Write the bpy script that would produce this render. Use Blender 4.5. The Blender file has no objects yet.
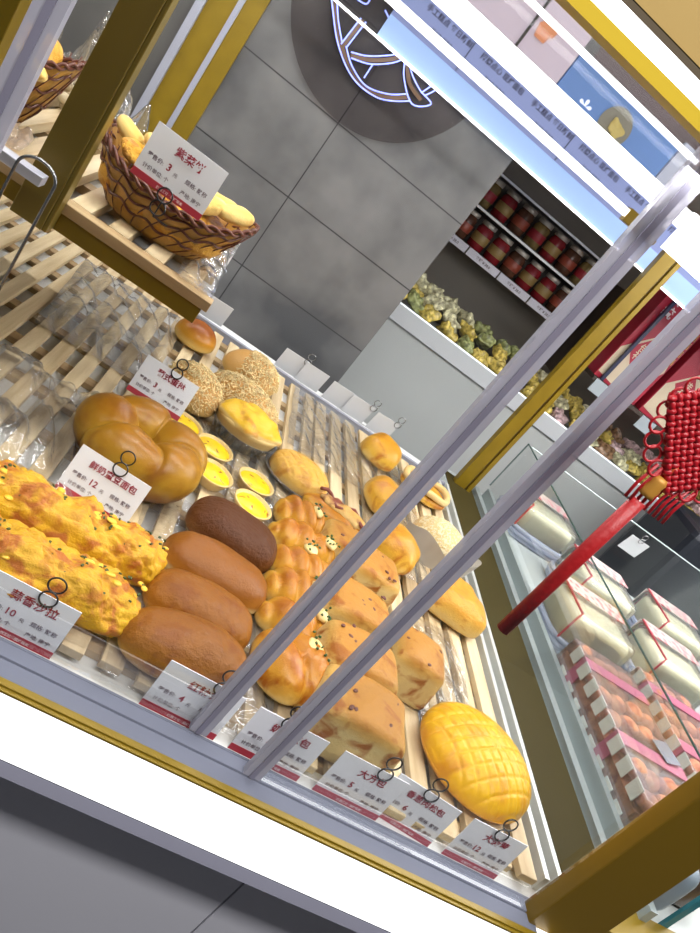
import bpy, math, random
from mathutils import Vector, Matrix, noise
random.seed(7)
col = bpy.context.scene.collection
PI = math.pi
# ---------------------------------------------------------------- camera model
R = [[0.7985953732825871, -0.019809929882306964, 0.6015421817709075],
     [0.5285663350973574, -0.4549335950854956, -0.7166959281761929],
     [0.28785944343271685, 0.8903049987170938, -0.35283700214966396]]
F = 740.0
EYE = 1.5
def ray(px, py):
    c = (px-350, py-466.5, F)
    return [sum(R[k][i]*c[k] for k in range(3)) for i in range(3)]
def PZ(px, py, z):
    d = ray(px, py); t = (z-EYE)/d[2]; return Vector((d[0]*t, d[1]*t, z))
def PY(px, py, y):
    d = ray(px, py); t = y/d[1]; return Vector((d[0]*t, y, EYE+d[2]*t))
# ---------------------------------------------------------------- mesh builder
class MB:
    def __init__(s): s.v = []; s.f = []; s.m = []; s.cur = 0
    def add(s, vs, fs):
        n = len(s.v); s.v += [tuple(v) for v in vs]; s.f += [tuple(i+n for i in f) for f in fs]; s.m += [s.cur]*len(fs)
    def box(s, lo, hi, M=None):
        x0, y0, z0 = lo; x1, y1, z1 = hi
        vs = [(x0,y0,z0),(x1,y0,z0),(x1,y1,z0),(x0,y1,z0),(x0,y0,z1),(x1,y0,z1),(x1,y1,z1),(x0,y1,z1)]
        if M is not None: vs = [M @ Vector(v) for v in vs]
        s.add(vs, [(3,2,1,0),(4,5,6,7),(0,1,5,4),(1,2,6,5),(2,3,7,6),(3,0,4,7)])
    def tube(s, pts, r, n=8, closed=False, rf=None):
        pts = [Vector(p) for p in pts]; N = len(pts); rings = []
        prev = None
        for i, p in enumerate(pts):
            a = pts[(i-1) % N] if (closed or i > 0) else p
            b = pts[(i+1) % N] if (closed or i < N-1) else p
            t = (b-a).normalized()
            if prev is None:
                u = t.orthogonal().normalized()
            else:
                u = prev - t*prev.dot(t)
                u = u.normalized() if u.length > 1e-6 else t.orthogonal().normalized()
            prev = u; w = t.cross(u)
            rr = rf(i/(N-1)) if rf else r
            rings.append([p+(u*math.cos(2*PI*k/n)+w*math.sin(2*PI*k/n))*rr for k in range(n)])
        vs = [q for ring in rings for q in ring]; fs = []
        for i in range(N if closed else N-1):
            j = (i+1) % N
            for k in range(n):
                fs.append((i*n+k, i*n+(k+1) % n, j*n+(k+1) % n, j*n+k))
        if not closed:
            fs.append(tuple(range(n-1, -1, -1))); fs.append(tuple((N-1)*n+k for k in range(n)))
        s.add(vs, fs)
    def lathe(s, prof, n=32, c=(0,0,0), sx=1, sy=1, rippl=None):
        vs = []; fs = []
        for i, (r, z) in enumerate(prof):
            for k in range(n):
                a = 2*PI*k/n; q = r*(rippl(a, i) if rippl else 1)
                vs.append((c[0]+q*sx*math.cos(a), c[1]+q*sy*math.sin(a), c[2]+z))
        for i in range(len(prof)-1):
            for k in range(n):
                fs.append((i*n+k, i*n+(k+1) % n, (i+1)*n+(k+1) % n, (i+1)*n+k))
        fs.append(tuple(range(n-1, -1, -1))); fs.append(tuple((len(prof)-1)*n+k for k in range(n)))
        s.add(vs, fs)
    def grid(s, fn, nu, nv):
        vs = [fn(i/nu, j/nv) for j in range(nv+1) for i in range(nu+1)]
        fs = [(j*(nu+1)+i, j*(nu+1)+i+1, (j+1)*(nu+1)+i+1, (j+1)*(nu+1)+i) for j in range(nv) for i in range(nu)]
        s.add(vs, fs)
    def blob(s, L, W, H, ex=2.0, ez=2.0, bot=.3, fn=None, nu=64, nv=32, c=(0,0,0), M=None):
        sp = lambda a, e: math.copysign(abs(a)**e, a)
        vs = []; fs = []
        for j in range(nv+1):
            v = -PI/2+PI*j/nv; rr = abs(math.cos(v))**(2/ez); zz = sp(math.sin(v), 2/ez)
            for i in range(nu):
                u = 2*PI*i/nu
                x = L/2*rr*sp(math.cos(u), 2/ex); y = W/2*rr*sp(math.sin(u), 2/ex)
                z = H*bot*(1-abs(zz)**.7) if zz < 0 else H*(bot+(1-bot)*zz)
                p = Vector((x, y, z))
                if fn: p = fn(p, zz)
                if M is not None: p = M @ p
                vs.append((p[0]+c[0], p[1]+c[1], p[2]+c[2]))
        for j in range(nv):
            for i in range(nu):
                a = j*nu+i; b = j*nu+(i+1) % nu
                fs.append((a, b, b+nu, a+nu))
        s.add(vs, fs)
    def build(s, name, mat, parent=None, smooth=False, loc=None, rot=None, bevel=0, kind=None, label=None, weld=False):
        me = bpy.data.meshes.new(name); me.from_pydata(s.v, [], s.f)
        mats = mat if isinstance(mat, (list, tuple)) else [mat]
        for m in mats: me.materials.append(m)
        if len(mats) > 1: me.polygons.foreach_set('material_index', s.m)
        if smooth: me.polygons.foreach_set('use_smooth', [True]*len(me.polygons))
        me.validate(); me.update()
        o = bpy.data.objects.new(name, me); col.objects.link(o)
        if parent: o.parent = parent
        if loc is not None: o.location = loc
        if rot is not None: o.rotation_euler = rot
        if bevel:
            b = o.modifiers.new('Bevel', 'BEVEL'); b.width = bevel; b.segments = 2; b.limit_method = 'ANGLE'
        if kind: o['kind'] = kind
        if label: o['label'] = label
        return o
def empty(name, label, cat, loc=(0,0,0), rz=0, group=None, rx=0):
    o = bpy.data.objects.new(name, None); o.empty_display_size = .02; col.objects.link(o)
    o.location = loc; o.rotation_euler = (rx, 0, rz); o['label'] = label; o['category'] = cat
    if group: o['group'] = group
    return o
def tag(o, label, cat, group=None, kind=None):
    o['label'] = label; o['category'] = cat
    if group: o['group'] = group
    if kind: o['kind'] = kind
    return o
def copy_tree(o, parent=None):
    c = o.copy(); col.objects.link(c)
    if parent: c.parent = parent
    for ch in list(o.children): copy_tree(ch, c)
    return c
# ---------------------------------------------------------------- materials
MC = {}
def mat(name, color, rough=.5, metal=0, bump=0, bscale=40, var=0, vscale=8, spec=.5, emit=0, coat=0, sss=0):
    if name in MC: return MC[name]
    m = bpy.data.materials.new(name); m.use_nodes = True; nt = m.node_tree; b = nt.nodes['Principled BSDF']
    b.inputs['Base Color'].default_value = (*color, 1); b.inputs['Roughness'].default_value = rough
    b.inputs['Metallic'].default_value = metal; b.inputs['Specular IOR Level'].default_value = spec
    b.inputs['Coat Weight'].default_value = coat
    if sss:
        b.inputs['Subsurface Weight'].default_value = sss; b.inputs['Subsurface Radius'].default_value = (.01,.006,.003)
    if emit:
        b.inputs['Emission Color'].default_value = (*color, 1); b.inputs['Emission Strength'].default_value = emit
    tc = nt.nodes.new('ShaderNodeTexCoord')
    if var:
        n = nt.nodes.new('ShaderNodeTexNoise'); n.inputs['Scale'].default_value = vscale; n.inputs['Detail'].default_value = 4
        nt.links.new(tc.outputs['Object'], n.inputs['Vector'])
        r = nt.nodes.new('ShaderNodeValToRGB')
        r.color_ramp.elements[0].position = .3; r.color_ramp.elements[1].position = .7
        r.color_ramp.elements[0].color = (*[c*(1-var) for c in color], 1)
        r.color_ramp.elements[1].color = (*[min(1, c*(1+var)) for c in color], 1)
        nt.links.new(n.outputs['Fac'], r.inputs['Fac']); nt.links.new(r.outputs['Color'], b.inputs['Base Color'])
    if bump:
        n2 = nt.nodes.new('ShaderNodeTexNoise'); n2.inputs['Scale'].default_value = bscale; n2.inputs['Detail'].default_value = 5
        nt.links.new(tc.outputs['Object'], n2.inputs['Vector'])
        bp = nt.nodes.new('ShaderNodeBump'); bp.inputs['Strength'].default_value = bump; bp.inputs['Distance'].default_value = .002
        nt.links.new(n2.outputs['Fac'], bp.inputs['Height']); nt.links.new(bp.outputs['Normal'], b.inputs['Normal'])
    MC[name] = m; return m
def glassy(name, tint=(.95,.97,.97), refl=.5, rough=.03, haze=0, hazecol=(.8,.8,.85), bump=0, bscale=30):
    m = bpy.data.materials.new(name); m.use_nodes = True; nt = m.node_tree
    for n in list(nt.nodes): nt.nodes.remove(n)
    out = nt.nodes.new('ShaderNodeOutputMaterial'); tr = nt.nodes.new('ShaderNodeBsdfTransparent'); gl = nt.nodes.new('ShaderNodeBsdfGlossy')
    tr.inputs['Color'].default_value = (*tint, 1); gl.inputs['Roughness'].default_value = rough
    fr = nt.nodes.new('ShaderNodeFresnel'); fr.inputs['IOR'].default_value = 1.45
    mu = nt.nodes.new('ShaderNodeMath'); mu.operation = 'MULTIPLY'; mu.inputs[1].default_value = refl
    nt.links.new(fr.outputs[0], mu.inputs[0])
    mx = nt.nodes.new('ShaderNodeMixShader'); nt.links.new(mu.outputs[0], mx.inputs['Fac'])
    nt.links.new(tr.outputs[0], mx.inputs[1]); nt.links.new(gl.outputs[0], mx.inputs[2])
    last = mx
    if haze:
        df = nt.nodes.new('ShaderNodeBsdfDiffuse'); df.inputs['Color'].default_value = (*hazecol, 1)
        m2 = nt.nodes.new('ShaderNodeMixShader'); m2.inputs['Fac'].default_value = haze
        nt.links.new(mx.outputs[0], m2.inputs[1]); nt.links.new(df.outputs[0], m2.inputs[2]); last = m2
    if bump:
        tc = nt.nodes.new('ShaderNodeTexCoord'); n2 = nt.nodes.new('ShaderNodeTexNoise'); n2.inputs['Scale'].default_value = bscale
        n2.inputs['Detail'].default_value = 3; n2.inputs['Distortion'].default_value = 1.5
        nt.links.new(tc.outputs['Object'], n2.inputs['Vector'])
        bp = nt.nodes.new('ShaderNodeBump'); bp.inputs['Strength'].default_value = bump; bp.inputs['Distance'].default_value = .01
        nt.links.new(n2.outputs['Fac'], bp.inputs['Height']); nt.links.new(bp.outputs['Normal'], gl.inputs['Normal']); nt.links.new(bp.outputs['Normal'], fr.inputs['Normal'])
    nt.links.new(last.outputs[0], out.inputs['Surface'])
    return m
def bread(name, top, mid, side, zs=(.25,.5,.8), nscale=9, namp=.35, spot=None, spot_lo=.58, spot_hi=.7, sscale=14, bump=.35, bscale=55, rough=.38, coat=.15):
    if name in MC: return MC[name]
    m = bpy.data.materials.new(name); m.use_nodes = True; nt = m.node_tree; b = nt.nodes['Principled BSDF']; L = nt.links
    b.inputs['Roughness'].default_value = rough; b.inputs['Coat Weight'].default_value = coat*.35; b.inputs['Coat Roughness'].default_value = .25; b.inputs['Specular IOR Level'].default_value = .28
    b.inputs['Subsurface Weight'].default_value = .0
    tc = nt.nodes.new('ShaderNodeTexCoord'); sp = nt.nodes.new('ShaderNodeSeparateXYZ'); L.new(tc.outputs['Generated'], sp.inputs[0])
    n = nt.nodes.new('ShaderNodeTexNoise'); n.inputs['Scale'].default_value = nscale*4; n.inputs['Detail'].default_value = 5
    L.new(tc.outputs['Object'], n.inputs['Vector'])
    a = nt.nodes.new('ShaderNodeMath'); a.operation = 'MULTIPLY_ADD'; a.inputs[1].default_value = namp; a.inputs[2].default_value = -namp/2
    L.new(n.outputs['Fac'], a.inputs[0])
    ad = nt.nodes.new('ShaderNodeMath'); L.new(sp.outputs['Z'], ad.inputs[0]); L.new(a.outputs[0], ad.inputs[1])
    r = nt.nodes.new('ShaderNodeValToRGB'); e = r.color_ramp.elements
    e[0].position = zs[0]; e[0].color = (*side, 1); e[1].position = zs[2]; e[1].color = (*top, 1)
    k = e.new(zs[1]); k.color = (*mid, 1); L.new(ad.outputs[0], r.inputs['Fac'])
    colo = r.outputs['Color']
    if spot:
        n3 = nt.nodes.new('ShaderNodeTexNoise'); n3.inputs['Scale'].default_value = sscale*4; n3.inputs['Detail'].default_value = 4; n3.inputs['Distortion'].default_value = .6
        L.new(tc.outputs['Object'], n3.inputs['Vector'])
        mr = nt.nodes.new('ShaderNodeMapRange'); mr.inputs['From Min'].default_value = spot_lo; mr.inputs['From Max'].default_value = spot_hi
        L.new(n3.outputs['Fac'], mr.inputs['Value'])
        mx = nt.nodes.new('ShaderNodeMixRGB'); L.new(mr.outputs[0], mx.inputs['Fac']); L.new(colo, mx.inputs['Color1']); mx.inputs['Color2'].default_value = (*spot, 1)
        colo = mx.outputs['Color']
    L.new(colo, b.inputs['Base Color'])
    n2 = nt.nodes.new('ShaderNodeTexNoise'); n2.inputs['Scale'].default_value = bscale*2.2; n2.inputs['Detail'].default_value = 8; n2.inputs['Roughness'].default_value = .65
    L.new(tc.outputs['Object'], n2.inputs['Vector'])
    bp = nt.nodes.new('ShaderNodeBump'); bp.inputs['Strength'].default_value = bump; bp.inputs['Distance'].default_value = .006
    L.new(n2.outputs['Fac'], bp.inputs['Height']); L.new(bp.outputs['Normal'], b.inputs['Normal'])
    MC[name] = m; return m
def wood_mat(name, c1, c2, axis=1):
    m = bpy.data.materials.new(name); m.use_nodes = True; nt = m.node_tree; b = nt.nodes['Principled BSDF']; L = nt.links
    tc = nt.nodes.new('ShaderNodeTexCoord'); mp = nt.nodes.new('ShaderNodeMapping')
    sc = [60, 60, 60]; sc[axis] = 4; mp.inputs['Scale'].default_value = sc
    n = nt.nodes.new('ShaderNodeTexNoise'); n.inputs['Scale'].default_value = 1; n.inputs['Detail'].default_value = 6
    r = nt.nodes.new('ShaderNodeValToRGB'); r.color_ramp.elements[0].position = .3; r.color_ramp.elements[1].position = .7
    r.color_ramp.elements[0].color = (*c1, 1); r.color_ramp.elements[1].color = (*c2, 1)
    L.new(tc.outputs['Object'], mp.inputs[0]); L.new(mp.outputs[0], n.inputs['Vector']); L.new(n.outputs['Fac'], r.inputs['Fac']); L.new(r.outputs['Color'], b.inputs['Base Color'])
    b.inputs['Roughness'].default_value = .55
    bp = nt.nodes.new('ShaderNodeBump'); bp.inputs['Strength'].default_value = .2; bp.inputs['Distance'].default_value = .001
    L.new(n.outputs['Fac'], bp.inputs['Height']); L.new(bp.outputs['Normal'], b.inputs['Normal'])
    return m
def emis(name, color, s):
    m = bpy.data.materials.new(name); m.use_nodes = True; b = m.node_tree.nodes['Principled BSDF']
    b.inputs['Base Color'].default_value = (*color, 1); b.inputs['Emission Color'].default_value = (*color, 1); b.inputs['Emission Strength'].default_value = s
    return m
GOLD = mat('gold_paint', (.215,.14,.007), .36, .2, bump=.05, var=.08, vscale=20)
TAN = mat('tan_board', (.50,.33,.10), .5, 0)
ALU = mat('anodised_aluminium', (.50,.50,.56), .35, .35, bump=.05)
CHROME = mat('chrome_wire', (.25,.25,.25), .25, .9)
WIRE = mat('dark_wire', (.05,.05,.05), .3, .8)
WHITE = mat('white_board', (.78,.78,.76), .5)
GREYRAIL = mat('grey_rail', (.30,.31,.37), .45, .1)
DARKPANEL = mat('dark_grey_panel', (.15,.15,.17), .5, bump=.03)
CARD = mat('white_card', (.80,.81,.84), .45)
CARDRED = mat('card_red', (.42,.03,.05), .5)
INK_RED = mat('ink_red', (.30,.01,.03), .6)
INK_GREY = mat('ink_grey', (.16,.12,.14), .6)
SLAT = wood_mat('pale_wood', (.50,.36,.19), (.76,.62,.39))
SLATX = wood_mat('pale_wood_across', (.33,.21,.10), (.52,.38,.20), 0)
GLASS = glassy('clear_glass', (.985,.99,.99), .22, .005)
ACRYL = glassy('frosted_acrylic', (.6,.59,.63), .8, .12, .55, (.58,.57,.66))
FILM = glassy('clear_film', (.95,.95,.95), 2.2, .10, .05, (.85,.85,.85), bump=.6, bscale=14)
FILM2 = glassy('sleeve_film', (.96,.96,.96), 2.0, .1, .04, (.9,.9,.9), bump=.6, bscale=20)
LED = emis('led_diffuser', (1,1,1), 6)
LEDLOW = emis('led_diffuser_front', (1,1,1), 2.4)
NEON = emis('neon_tube', (.30,.36,1), 1.7)
DARKBR = mat('dark_brown_panel', (.15,.13,.105), .45, var=.15, vscale=3)
GREENGL = mat('glass_edge_green', (.05,.10,.09), .2)
TEAL = mat('glass_edge_teal', (.03,.16,.20), .2)
# ---------------------------------------------------------------- text
TC = {}
def text_mesh(s, size, align='CENTER'):
    key = (s, size, align)
    if key in TC: return TC[key]
    cu = bpy.data.curves.new('txt', 'FONT'); cu.body = s; cu.size = size; cu.align_x = align; cu.resolution_u = 2
    cu.offset = size*.018
    o = bpy.data.objects.new('txt', cu); col.objects.link(o)
    bpy.context.view_layer.update()
    dg = bpy.context.evaluated_depsgraph_get()
    me = bpy.data.meshes.new_from_object(o.evaluated_get(dg))
    vs = [(v.co.x, v.co.y) for v in me.vertices]; fs = [tuple(p.vertices) for p in me.polygons]
    bpy.data.objects.remove(o); bpy.data.curves.remove(cu); bpy.data.meshes.remove(me)
    TC[key] = (vs, fs); return vs, fs
def put_text(mb, s, size, x, z, y=-.0012, align='CENTER'):
    vs, fs = text_mesh(s, size, align)
    mb.add([(a+x, y, b+z) for a, b in vs], fs)
# ---------------------------------------------------------------- setting
def tile_mat():
    m = bpy.data.materials.new('grey_stone_tile'); m.use_nodes = True; nt = m.node_tree; b = nt.nodes['Principled BSDF']; L = nt.links
    tc = nt.nodes.new('ShaderNodeTexCoord'); n = nt.nodes.new('ShaderNodeTexNoise'); n.inputs['Scale'].default_value = 5; n.inputs['Detail'].default_value = 8; n.inputs['Distortion'].default_value = .1
    L.new(tc.outputs['Object'], n.inputs['Vector'])
    r = nt.nodes.new('ShaderNodeValToRGB'); r.color_ramp.elements[0].position = .35; r.color_ramp.elements[1].position = .68
    r.color_ramp.elements[0].color = (.075,.076,.080,1); r.color_ramp.elements[1].color = (.165,.163,.162,1)
    L.new(n.outputs['Fac'], r.inputs['Fac'])
    sp = nt.nodes.new('ShaderNodeSeparateXYZ'); L.new(tc.outputs['Object'], sp.inputs[0])
    fac = None
    for ax, off, per in (('X', .055, .60), ('Z', 1.216, .225)):
        a = nt.nodes.new('ShaderNodeMath'); a.operation = 'SUBTRACT'; a.inputs[1].default_value = off-10*per; L.new(sp.outputs[ax], a.inputs[0])
        k = nt.nodes.new('ShaderNodeMath'); k.operation = 'MODULO'; k.inputs[1].default_value = per; L.new(a.outputs[0], k.inputs[0])
        c = nt.nodes.new('ShaderNodeMath'); c.operation = 'LESS_THAN'; c.inputs[1].default_value = .0035; L.new(k.outputs[0], c.inputs[0])
        if fac is None: fac = c
        else:
            d = nt.nodes.new('ShaderNodeMath'); d.operation = 'MAXIMUM'; L.new(fac.outputs[0], d.inputs[0]); L.new(c.outputs[0], d.inputs[1]); fac = d
    mx = nt.nodes.new('ShaderNodeMixRGB'); L.new(fac.outputs[0], mx.inputs['Fac']); L.new(r.outputs['Color'], mx.inputs['Color1']); mx.inputs['Color2'].default_value = (.03,.03,.032,1)
    L.new(mx.outputs['Color'], b.inputs['Base Color']); b.inputs['Roughness'].default_value = .33
    return m
TILE = tile_mat()
def struct(name, lo, hi, m):
    b = MB(); b.box(lo, hi); o = b.build(name, m); o['kind'] = 'structure'; return o
struct('floor', (-2.5,-1.6,-.05), (4.6,3.6,0), mat('floor_tile', (.10,.10,.11), .3, var=.06))
struct('ceiling', (-2.5,-1.6,2.9), (4.6,3.6,2.95), mat('ceiling_paint', (.7,.7,.7), .7))
struct('wall_back', (-.232,2.1,0), (.478,3.0,2.9), TILE)
struct('wall_left', (-2.5,2.1,0), (-.372,3.0,2.9), mat('dark_wall', (.085,.082,.078), .35, var=.2, vscale=4))
struct('wall_rear', (-2.5,3.0,0), (4.6,3.1,2.9), DARKBR)
struct('wall_right', (4.5,-1.6,0), (4.6,3.0,2.9), mat('side_wall', (.35,.34,.33), .6))
b = MB(); b.box((-.372,2.075,0), (-.352,2.10,2.9)); b.box((-.292,2.085,0), (-.278,2.10,2.9)); b.cur = 1
b.box((-.352,2.09,0), (-.292,2.3,2.9)); b.box((-.278,2.09,0), (-.232,2.3,2.9))
t = b.build('trim_1', [GREYRAIL, GOLD]); t['kind'] = 'structure'
# ---------------------------------------------------------------- display case carcass
ZD = .872           # deck board
ZS = .896           # top of the slats
case = empty('display_case', 'long gold framed bakery display case with lit front edge and canopy lights', 'display case', (0,.6,0))
OFF = Vector((0,-.6,0))
def cpart(name, boxes, m, bevel=0, label=None):
    q = MB()
    for lo, hi in boxes: q.box((lo[0], lo[1]-.6, lo[2]), (hi[0], hi[1]-.6, hi[2]))
    return q.build(name, m, case, bevel=bevel, label=label)
cpart('deck_board', [((-1.3,.622,.85), (.835,1.93,ZD))], WHITE)
cpart('deck_board', [((.835,.657,.86), (2.6,1.93,.90))], mat('pale_grey_deck', (.46,.50,.49), .35))
cpart('base_cabinet', [((-1.3,.66,.1), (2.6,1.93,.85))], DARKPANEL)
q = MB(); q.box((-1.3,.04,.02), (.472,.058,.765)); q.box((.475,.04,.02), (2.6,.058,.765))
q.build('front_panel', mat('grey_front_panel', (.56,.56,.62), .5), case)
cpart('lower_trim', [((-1.3,.552,.770), (2.6,.66,.797))], mat('lavender_grey_trim', (.42,.42,.53), .6))
cpart('light_diffuser', [((-1.3,.55,.797), (.80,.60,.884))], LEDLOW)
cpart('gold_edge', [((-1.3,.547,.884), (.80,.556,.8875)), ((-1.3,.5515,.8875), (.80,.560,.890))], GOLD, .0008)
cpart('door_track', [((-1.3,.5605,.868), (.775,.584,.8865)), ((-1.3,.5855,.868), (.775,.604,.8880)), ((-1.3,.606,.868), (.775,.610,.886)), ((-1.3,.6125,.868), (.775,.6185,.876))], mat('rail_lavender', (.14,.15,.195), .7, spec=.2), .001)
# corner posts and frame
cpart('post', [((.762,.572,.80), (.862,.60,1.64))], mat('post_gold', (.17,.10,.004), .45, .2), .002)
cpart('post', [((.868,1.85,ZD), (.905,1.875,1.73)), ((.912,1.85,ZD), (.925,1.885,1.73))], GOLD, .001)
cpart('post', [((.905,1.858,ZD), (.912,1.88,1.73))], mat('dark_gold', (.12,.075,.02), .4))
cpart('post', [((-.232,.93,1.165), (-.192,.95,1.66)), ((-.192,.932,1.165), (-.186,.96,1.66))], mat('olive_gold', (.19,.135,.025), .35, .2), .001)
cpart('post', [((-.32,.80,1.24), (-.27,.83,1.66))], GOLD, .001)
cpart('side_panel', [((.80,.58,.0), (2.6,.66,.80)), ((.862,.60,.80), (2.6,.655,.906))], GOLD)
cpart('cross_bar', [((-1.3,.885,1.222), (-.205,.905,1.234))], ALU, .001)
cpart('rear_rail', [((-1.3,1.80,ZD), (.0,1.812,.935)), ((.0,1.80,ZD), (.866,1.812,.900))], GREYRAIL, .001)
# canopy
cpart('fascia_board', [((-1.3,.549,1.655), (3.0,.575,2.0))], TAN)
cpart('fascia_groove', [((-1.3,.5495,1.650), (3.0,.57,1.655))], mat('groove_brown', (.10,.07,.035), .6))
cpart('fascia_light', [((-1.3,.55,1.6385), (3.0,.57,1.650))], LED)
cpart('fascia_edge', [((-1.3,.55,1.629), (3.0,.57,1.6385))], mat('bright_gold', (.72,.50,.03), .4, 0))
cpart('glowing_track_edge', [((-1.3,.617,1.6275), (3.0,.622,1.631))], LED)  # white edge of the door track, no lamp: its brightness is put in as glow
cpart('canopy_light', [((-1.3,.94,1.637), (3.0,.975,1.655))], LED)
cpart('canopy_light', [((-1.3,1.79,1.695), (.70,1.805,1.712))], LED)
cpart('canopy_light', [((.93,1.02,1.700), (3.0,1.80,1.715))], LED)
cpart('canopy_light', [((.83,1.79,1.70), (3.0,1.81,1.80))], LED)
cpart('lamp_bracket', [((.70,1.785,1.685), (.765,1.81,1.718)), ((.765,1.78,1.688), (.80,1.80,1.70))], GOLD, .002)
# partition between the two halves
cpart('divider_rail', [((.803,.64,ZD), (.812,1.80,.90)), ((.826,.64,ZD), (.835,1.80,.905))], mat('pale_metal', (.62,.63,.60), .3, .3))
cpart('divider_rail', [((.945,.645,.90), (.962,1.9,.915)), ((.985,.645,.90), (1.0,1.9,.93))], mat('cool_metal', (.33,.38,.38), .3, .3))
cpart('divider_strip', [((.84,.645,.90), (.94,1.9,.903))], mat('olive_strip', (.045,.034,.007), .8, spec=.15))
def edged_pane(name, label, corners, th=.004, m=GLASS, edge=GREENGL, sides=(0,1,2,3), er=.0022):
    """flat pane through four corners with a darker polished edge"""
    c = [Vector(p) for p in corners]; n = (c[1]-c[0]).cross(c[3]-c[0]).normalized()*th/2
    q = MB(); q.add([p-n for p in c]+[p+n for p in c], [(0,1,2,3),(7,6,5,4),(0,4,5,1),(1,5,6,2),(2,6,7,3),(3,7,4,0)])
    o = q.build(name, m)
    if label: tag(o, label, 'glass panel')
    e = MB()
    for k in sides: e.tube([c[k], c[(k+1) % 4]], er, 6)
    e.build('polished_edge', edge, o); return o
edged_pane('glass_divider', 'low clear glass divider between the bread trays and cream cakes', [(1.0,.68,.931), (1.0,1.935,.931), (1.0,1.935,1.10), (1.0,.68,1.10)], sides=(1,2))
edged_pane('glass_back_panel', 'low clear glass panel behind the cream cakes', [(1.01,1.925,.901), (2.5,1.925,.901), (2.5,1.925,1.10), (1.01,1.925,1.10)], edge=mat('glass_edge_pale', (.45,.53,.53), .2), sides=(2,))
# sliding doors
def door(name, label, x0, x1, y, stiles):
    r = empty(name, label, 'glass door', (x0, y, .888))
    q = MB(); q.box((0,-.0025,.0), (x1-x0,.0025,.765)); q.build('glass_pane', GLASS, r)
    for sx in stiles:
        q = MB(); a = sx-x0; w = .011
        q.box((a-w,-.005,0), (a-.003,.005,.765)); q.box((a+.003,-.005,0), (a+w,.005,.765)); q.build('stile', ACRYL, r)
        q = MB(); q.box((a-.003,-.0065,0), (a+.003,.0065,.765)); q.build('seal_strip', mat('seal_grey', (.20,.19,.25), .4), r)
    return r
door('sliding_glass_door', 'sliding glass door in front of the four oblong rolls, on inner track', -.192, .265, .613, [-.188, .261])
door('sliding_glass_door', 'sliding glass door in front of the big melon bun, on outer track', .331, .752, .590, [.336])
# teal edged door of the second half
q = MB(); q.box((1.04,.655,.90), (1.052,.661,1.6)); o = q.build('glass_door_edge', TEAL, case); o.location = (0,-.6,0)
# ---------------------------------------------------------------- slatted trays
def tray(label, x0, x1, y0, y1, z, pitch=.046, w=.027, cross=.11, yaw=0, nx=None):
    r = empty('slatted_tray', label, 'tray', ((x0+x1)/2, (y0+y1)/2, z), yaw)
    hx = (x1-x0)/2; hy = (y1-y0)/2
    a = MB(); x = -hx
    while x+w < hx+.001:
        a.box((x, -hy+random.uniform(-.004,.004), .012), (x+w, hy+random.uniform(-.004,.004), .0238)); x += pitch
    a.build('slats', SLAT, r, bevel=.0012)
    c = MB(); y = -hy+.02
    while y < hy:
        c.box((-hx, y, .0005), (hx-.004, y+.026, .0118)); y += cross
    c.build('crossbars', SLATX, r, bevel=.001)
    return r
tray('pale wooden slatted tray under the oblong rolls and egg tarts', -.70, .385, .632, 1.785, ZD)
tray('pale wooden slatted tray under the square breads and melon bun', .392, .797, .632, 1.785, ZD, w=.030)
# upper shelf
ZU = 1.205
sh = empty('raised_shelf', 'gold edged raised shelf holding the bread baskets', 'shelf', (-.4,.96,1.165))
q = MB(); q.box((-.9,.0,.0), (.415,.018,.024)); q.build('front_board', GOLD, sh, bevel=.001)
q = MB(); q.box((-.9,.018,.0), (.415,.60,.008)); q.build('base_board', mat('shelf_base', (.50,.49,.46), .35), sh)
q = MB(); q.box((-.9,-.004,.0242), (.422,.02,.0385)); q.build('wood_edge', SLATX, sh, bevel=.001)
q = MB(); x = -.88
while x < .40: q.box((x,.0205,.022), (x+.028,.60,.0395)); x += .052
q.build('slats', SLAT, sh, bevel=.001)
q = MB()
for y in (.05,.17,.29,.41,.53): q.box((-.9,y,.0085), (.41,y+.03,.0215))
q.build('crossbars', SLATX, sh)
q = MB()
q.box((-.62,.58,.04), (-.605,.596,.49))
q.build('hanger', GOLD, sh)
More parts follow.
